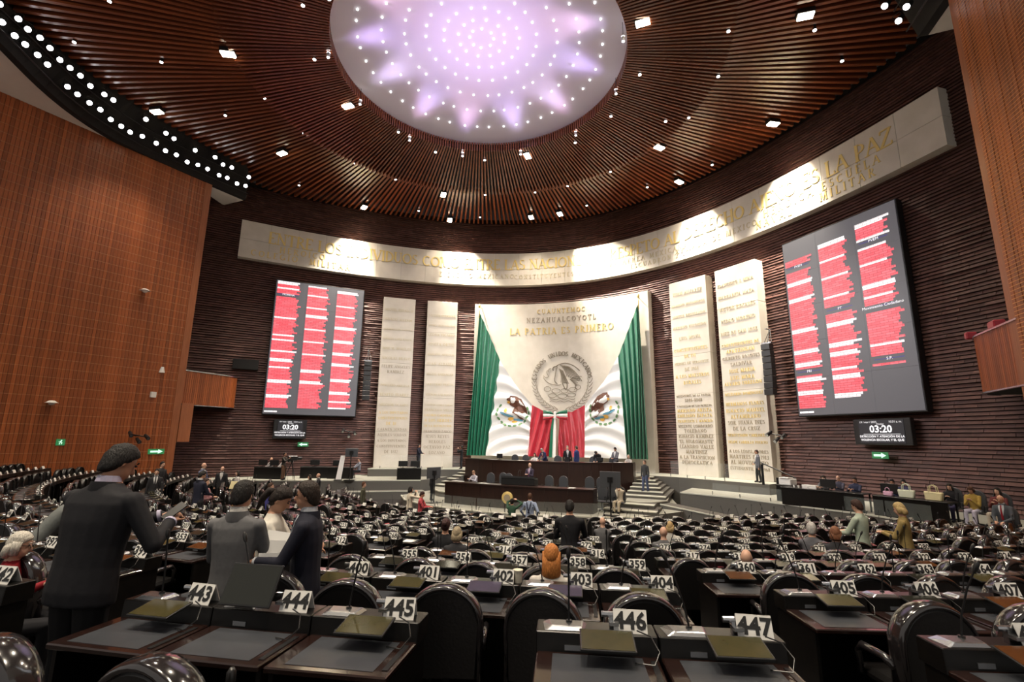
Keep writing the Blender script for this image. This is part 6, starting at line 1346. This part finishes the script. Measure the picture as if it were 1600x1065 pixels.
for lab, (x, y, z) in (('black chair under the woman in black by the right wall', (17.75,23.6,RZ)), ('black chair under the woman in mustard', (18.05,22.6,RZ)), ('black chair under the person in maroon', (18.45,21.9,RZ)), ('black chair under the bald man at the right edge', (17.9,20.25,.78))): office_chair(lab, (x, y, z), 2.5, 'chairs along the right wall')
# ---- left platform
person('left operator seated behind the monitors on the left platform', (-18.2,25.6,1.05), 2.9, 1.70, 'sit', top=(.3,.28,.28), bottom=DK, hairstyle='bald', skin=0, suit=False)
person('right operator seated behind the monitors on the left platform', (-17.4,25.9,1.05), 2.9, 1.70, 'sit', top=(.3,.28,.28), bottom=DK, hair=(.2,.1,.06), skin=0, suit=False)
person('camera operator in brown trousers on the left platform', (-16.0,24.6,1.05), -1.2, 1.72, top=(.04,.035,.03), bottom=(.14,.075,.045), hair=BLK, skin=1, hands=((.0,.36,1.35),(.12,.36,1.35)), suit=False)
person('man in a grey shirt seated at the table near the left pillars', (-13.0,28.3,1.05), 2.6, 1.72, 'sit', top=(.20,.21,.25), bottom=DK, hair=(.05,.04,.04), skin=2, suit=False)
bpy.data.scenes.remove(WORK)
# ================================================================== SMALL THINGS LYING ON THE DESKS
SEAT_AT = {s[3]: s for s in SEATS}
mat('folder_red', (.55,.015,.05), .5); mat('folder_orange', (.62,.14,.02), .5)
def on_desk(num, dx, dy, dz=.737):
    s = SEAT_AT.get(num)
    if s is None: return None
    a, x, y, z = s[2], s[7], s[8], s[9]
    return (x+SS*(dx*math.cos(a)-dy*math.sin(a)), y+SS*(dx*math.sin(a)+dy*math.cos(a)), z+ZO+SS*dz), a
for num, m_n, lab in ((318,'folder_red','red folder on the desk behind the bald man'),(276,'folder_red','bright red folder lying on a desk in the fifth row right'),(362,'folder_red','red folder on the desk under card 362'),(115,'folder_red','pink-red folder on a far right desk'),(150,'folder_red','red folder in the right front rows'),(183,'folder_red','red folder on a desk left of the middle walkway'),(105,'folder_red','red folder far left of the kerb'),(143,'folder_red','red folder left of the kerb among white cards'),(351,'folder_orange','orange folder on a desk behind the man in the black suit'),(188,'folder_red','red folder on a desk at centre')):
    q = on_desk(num, rng.uniform(-.1,.1), -.32)
    if q is None: continue
    t = thing('folder', lab, 'folder', q[0], q[1]+rng.uniform(-.4,.4), 'folders on the desks')
    mb = MB(); mb.box(-.16,.16,-.12,.12,0,.006); obj('cover', mb, m_n, t); mb = MB(); mb.box(-.15,.15,-.11,.11,.006,.012, M_=Matrix.Rotation(.06,4,'Z')); obj('flap', mb, m_n, t)
for num, lab in ((402,'white paper cup standing beside card 402'),):
    q = on_desk(num, .36, .03, .845)
    if q:
        t = thing('paper_cup', lab, 'cup', q[0]); mb = MB(); mb.cyl((0,0,0),(0,0,.10),.032,.042,14); obj('cup_body', mb, mat('cup_cream', (.72,.66,.52), .6).name, t, True)
        mb = MB(); mb.tube([(.042*math.cos(a),.042*math.sin(a),.10) for a in [2*PI*i/14 for i in range(15)]], .003, 5); obj('rim', mb, 'cup_cream', t)
for num, lab in ((404,'white sheets beside card 404'),(357,'white sheets on the desk under card 357'),(226,'white sheets in the sixth row')):
    q = on_desk(num, 0, -.33)
    if q: papers(lab, q[0], 2, .2)
# orange hair clip / silver pen rests are too small to tell; microphones with foam tips stand on two stalks in the foreground
for num, lab, lean in ((444,'tall black foam-tipped microphone rising in front of desk 445',(.34,-.78)),):
    q = on_desk(num, lean[0], lean[1], .2)
    if q:
        t = thing('gooseneck_microphone', lab, 'microphone', (q[0][0], q[0][1], ROW_Z[0]), q[1])
        mb = MB(); mb.cyl((0,0,0),(0,0,.02),.07,n=14); obj('base', mb, 'black_metal', t); mb = MB(); mb.tube([(0,0,.02),(0,0,.4),(-.01,.02,.72)], .008, 8); obj('stem', mb, 'black_metal', t, 'all')
        mb = MB(); mb.tube([(-.01,.02,.70),(-.01,.02,.74),(-.012,.022,.78),(-.012,.024,.80)], [.014,.022,.022,.010], 12); obj('foam_tip', mb, 'black_plastic', t, 'all')
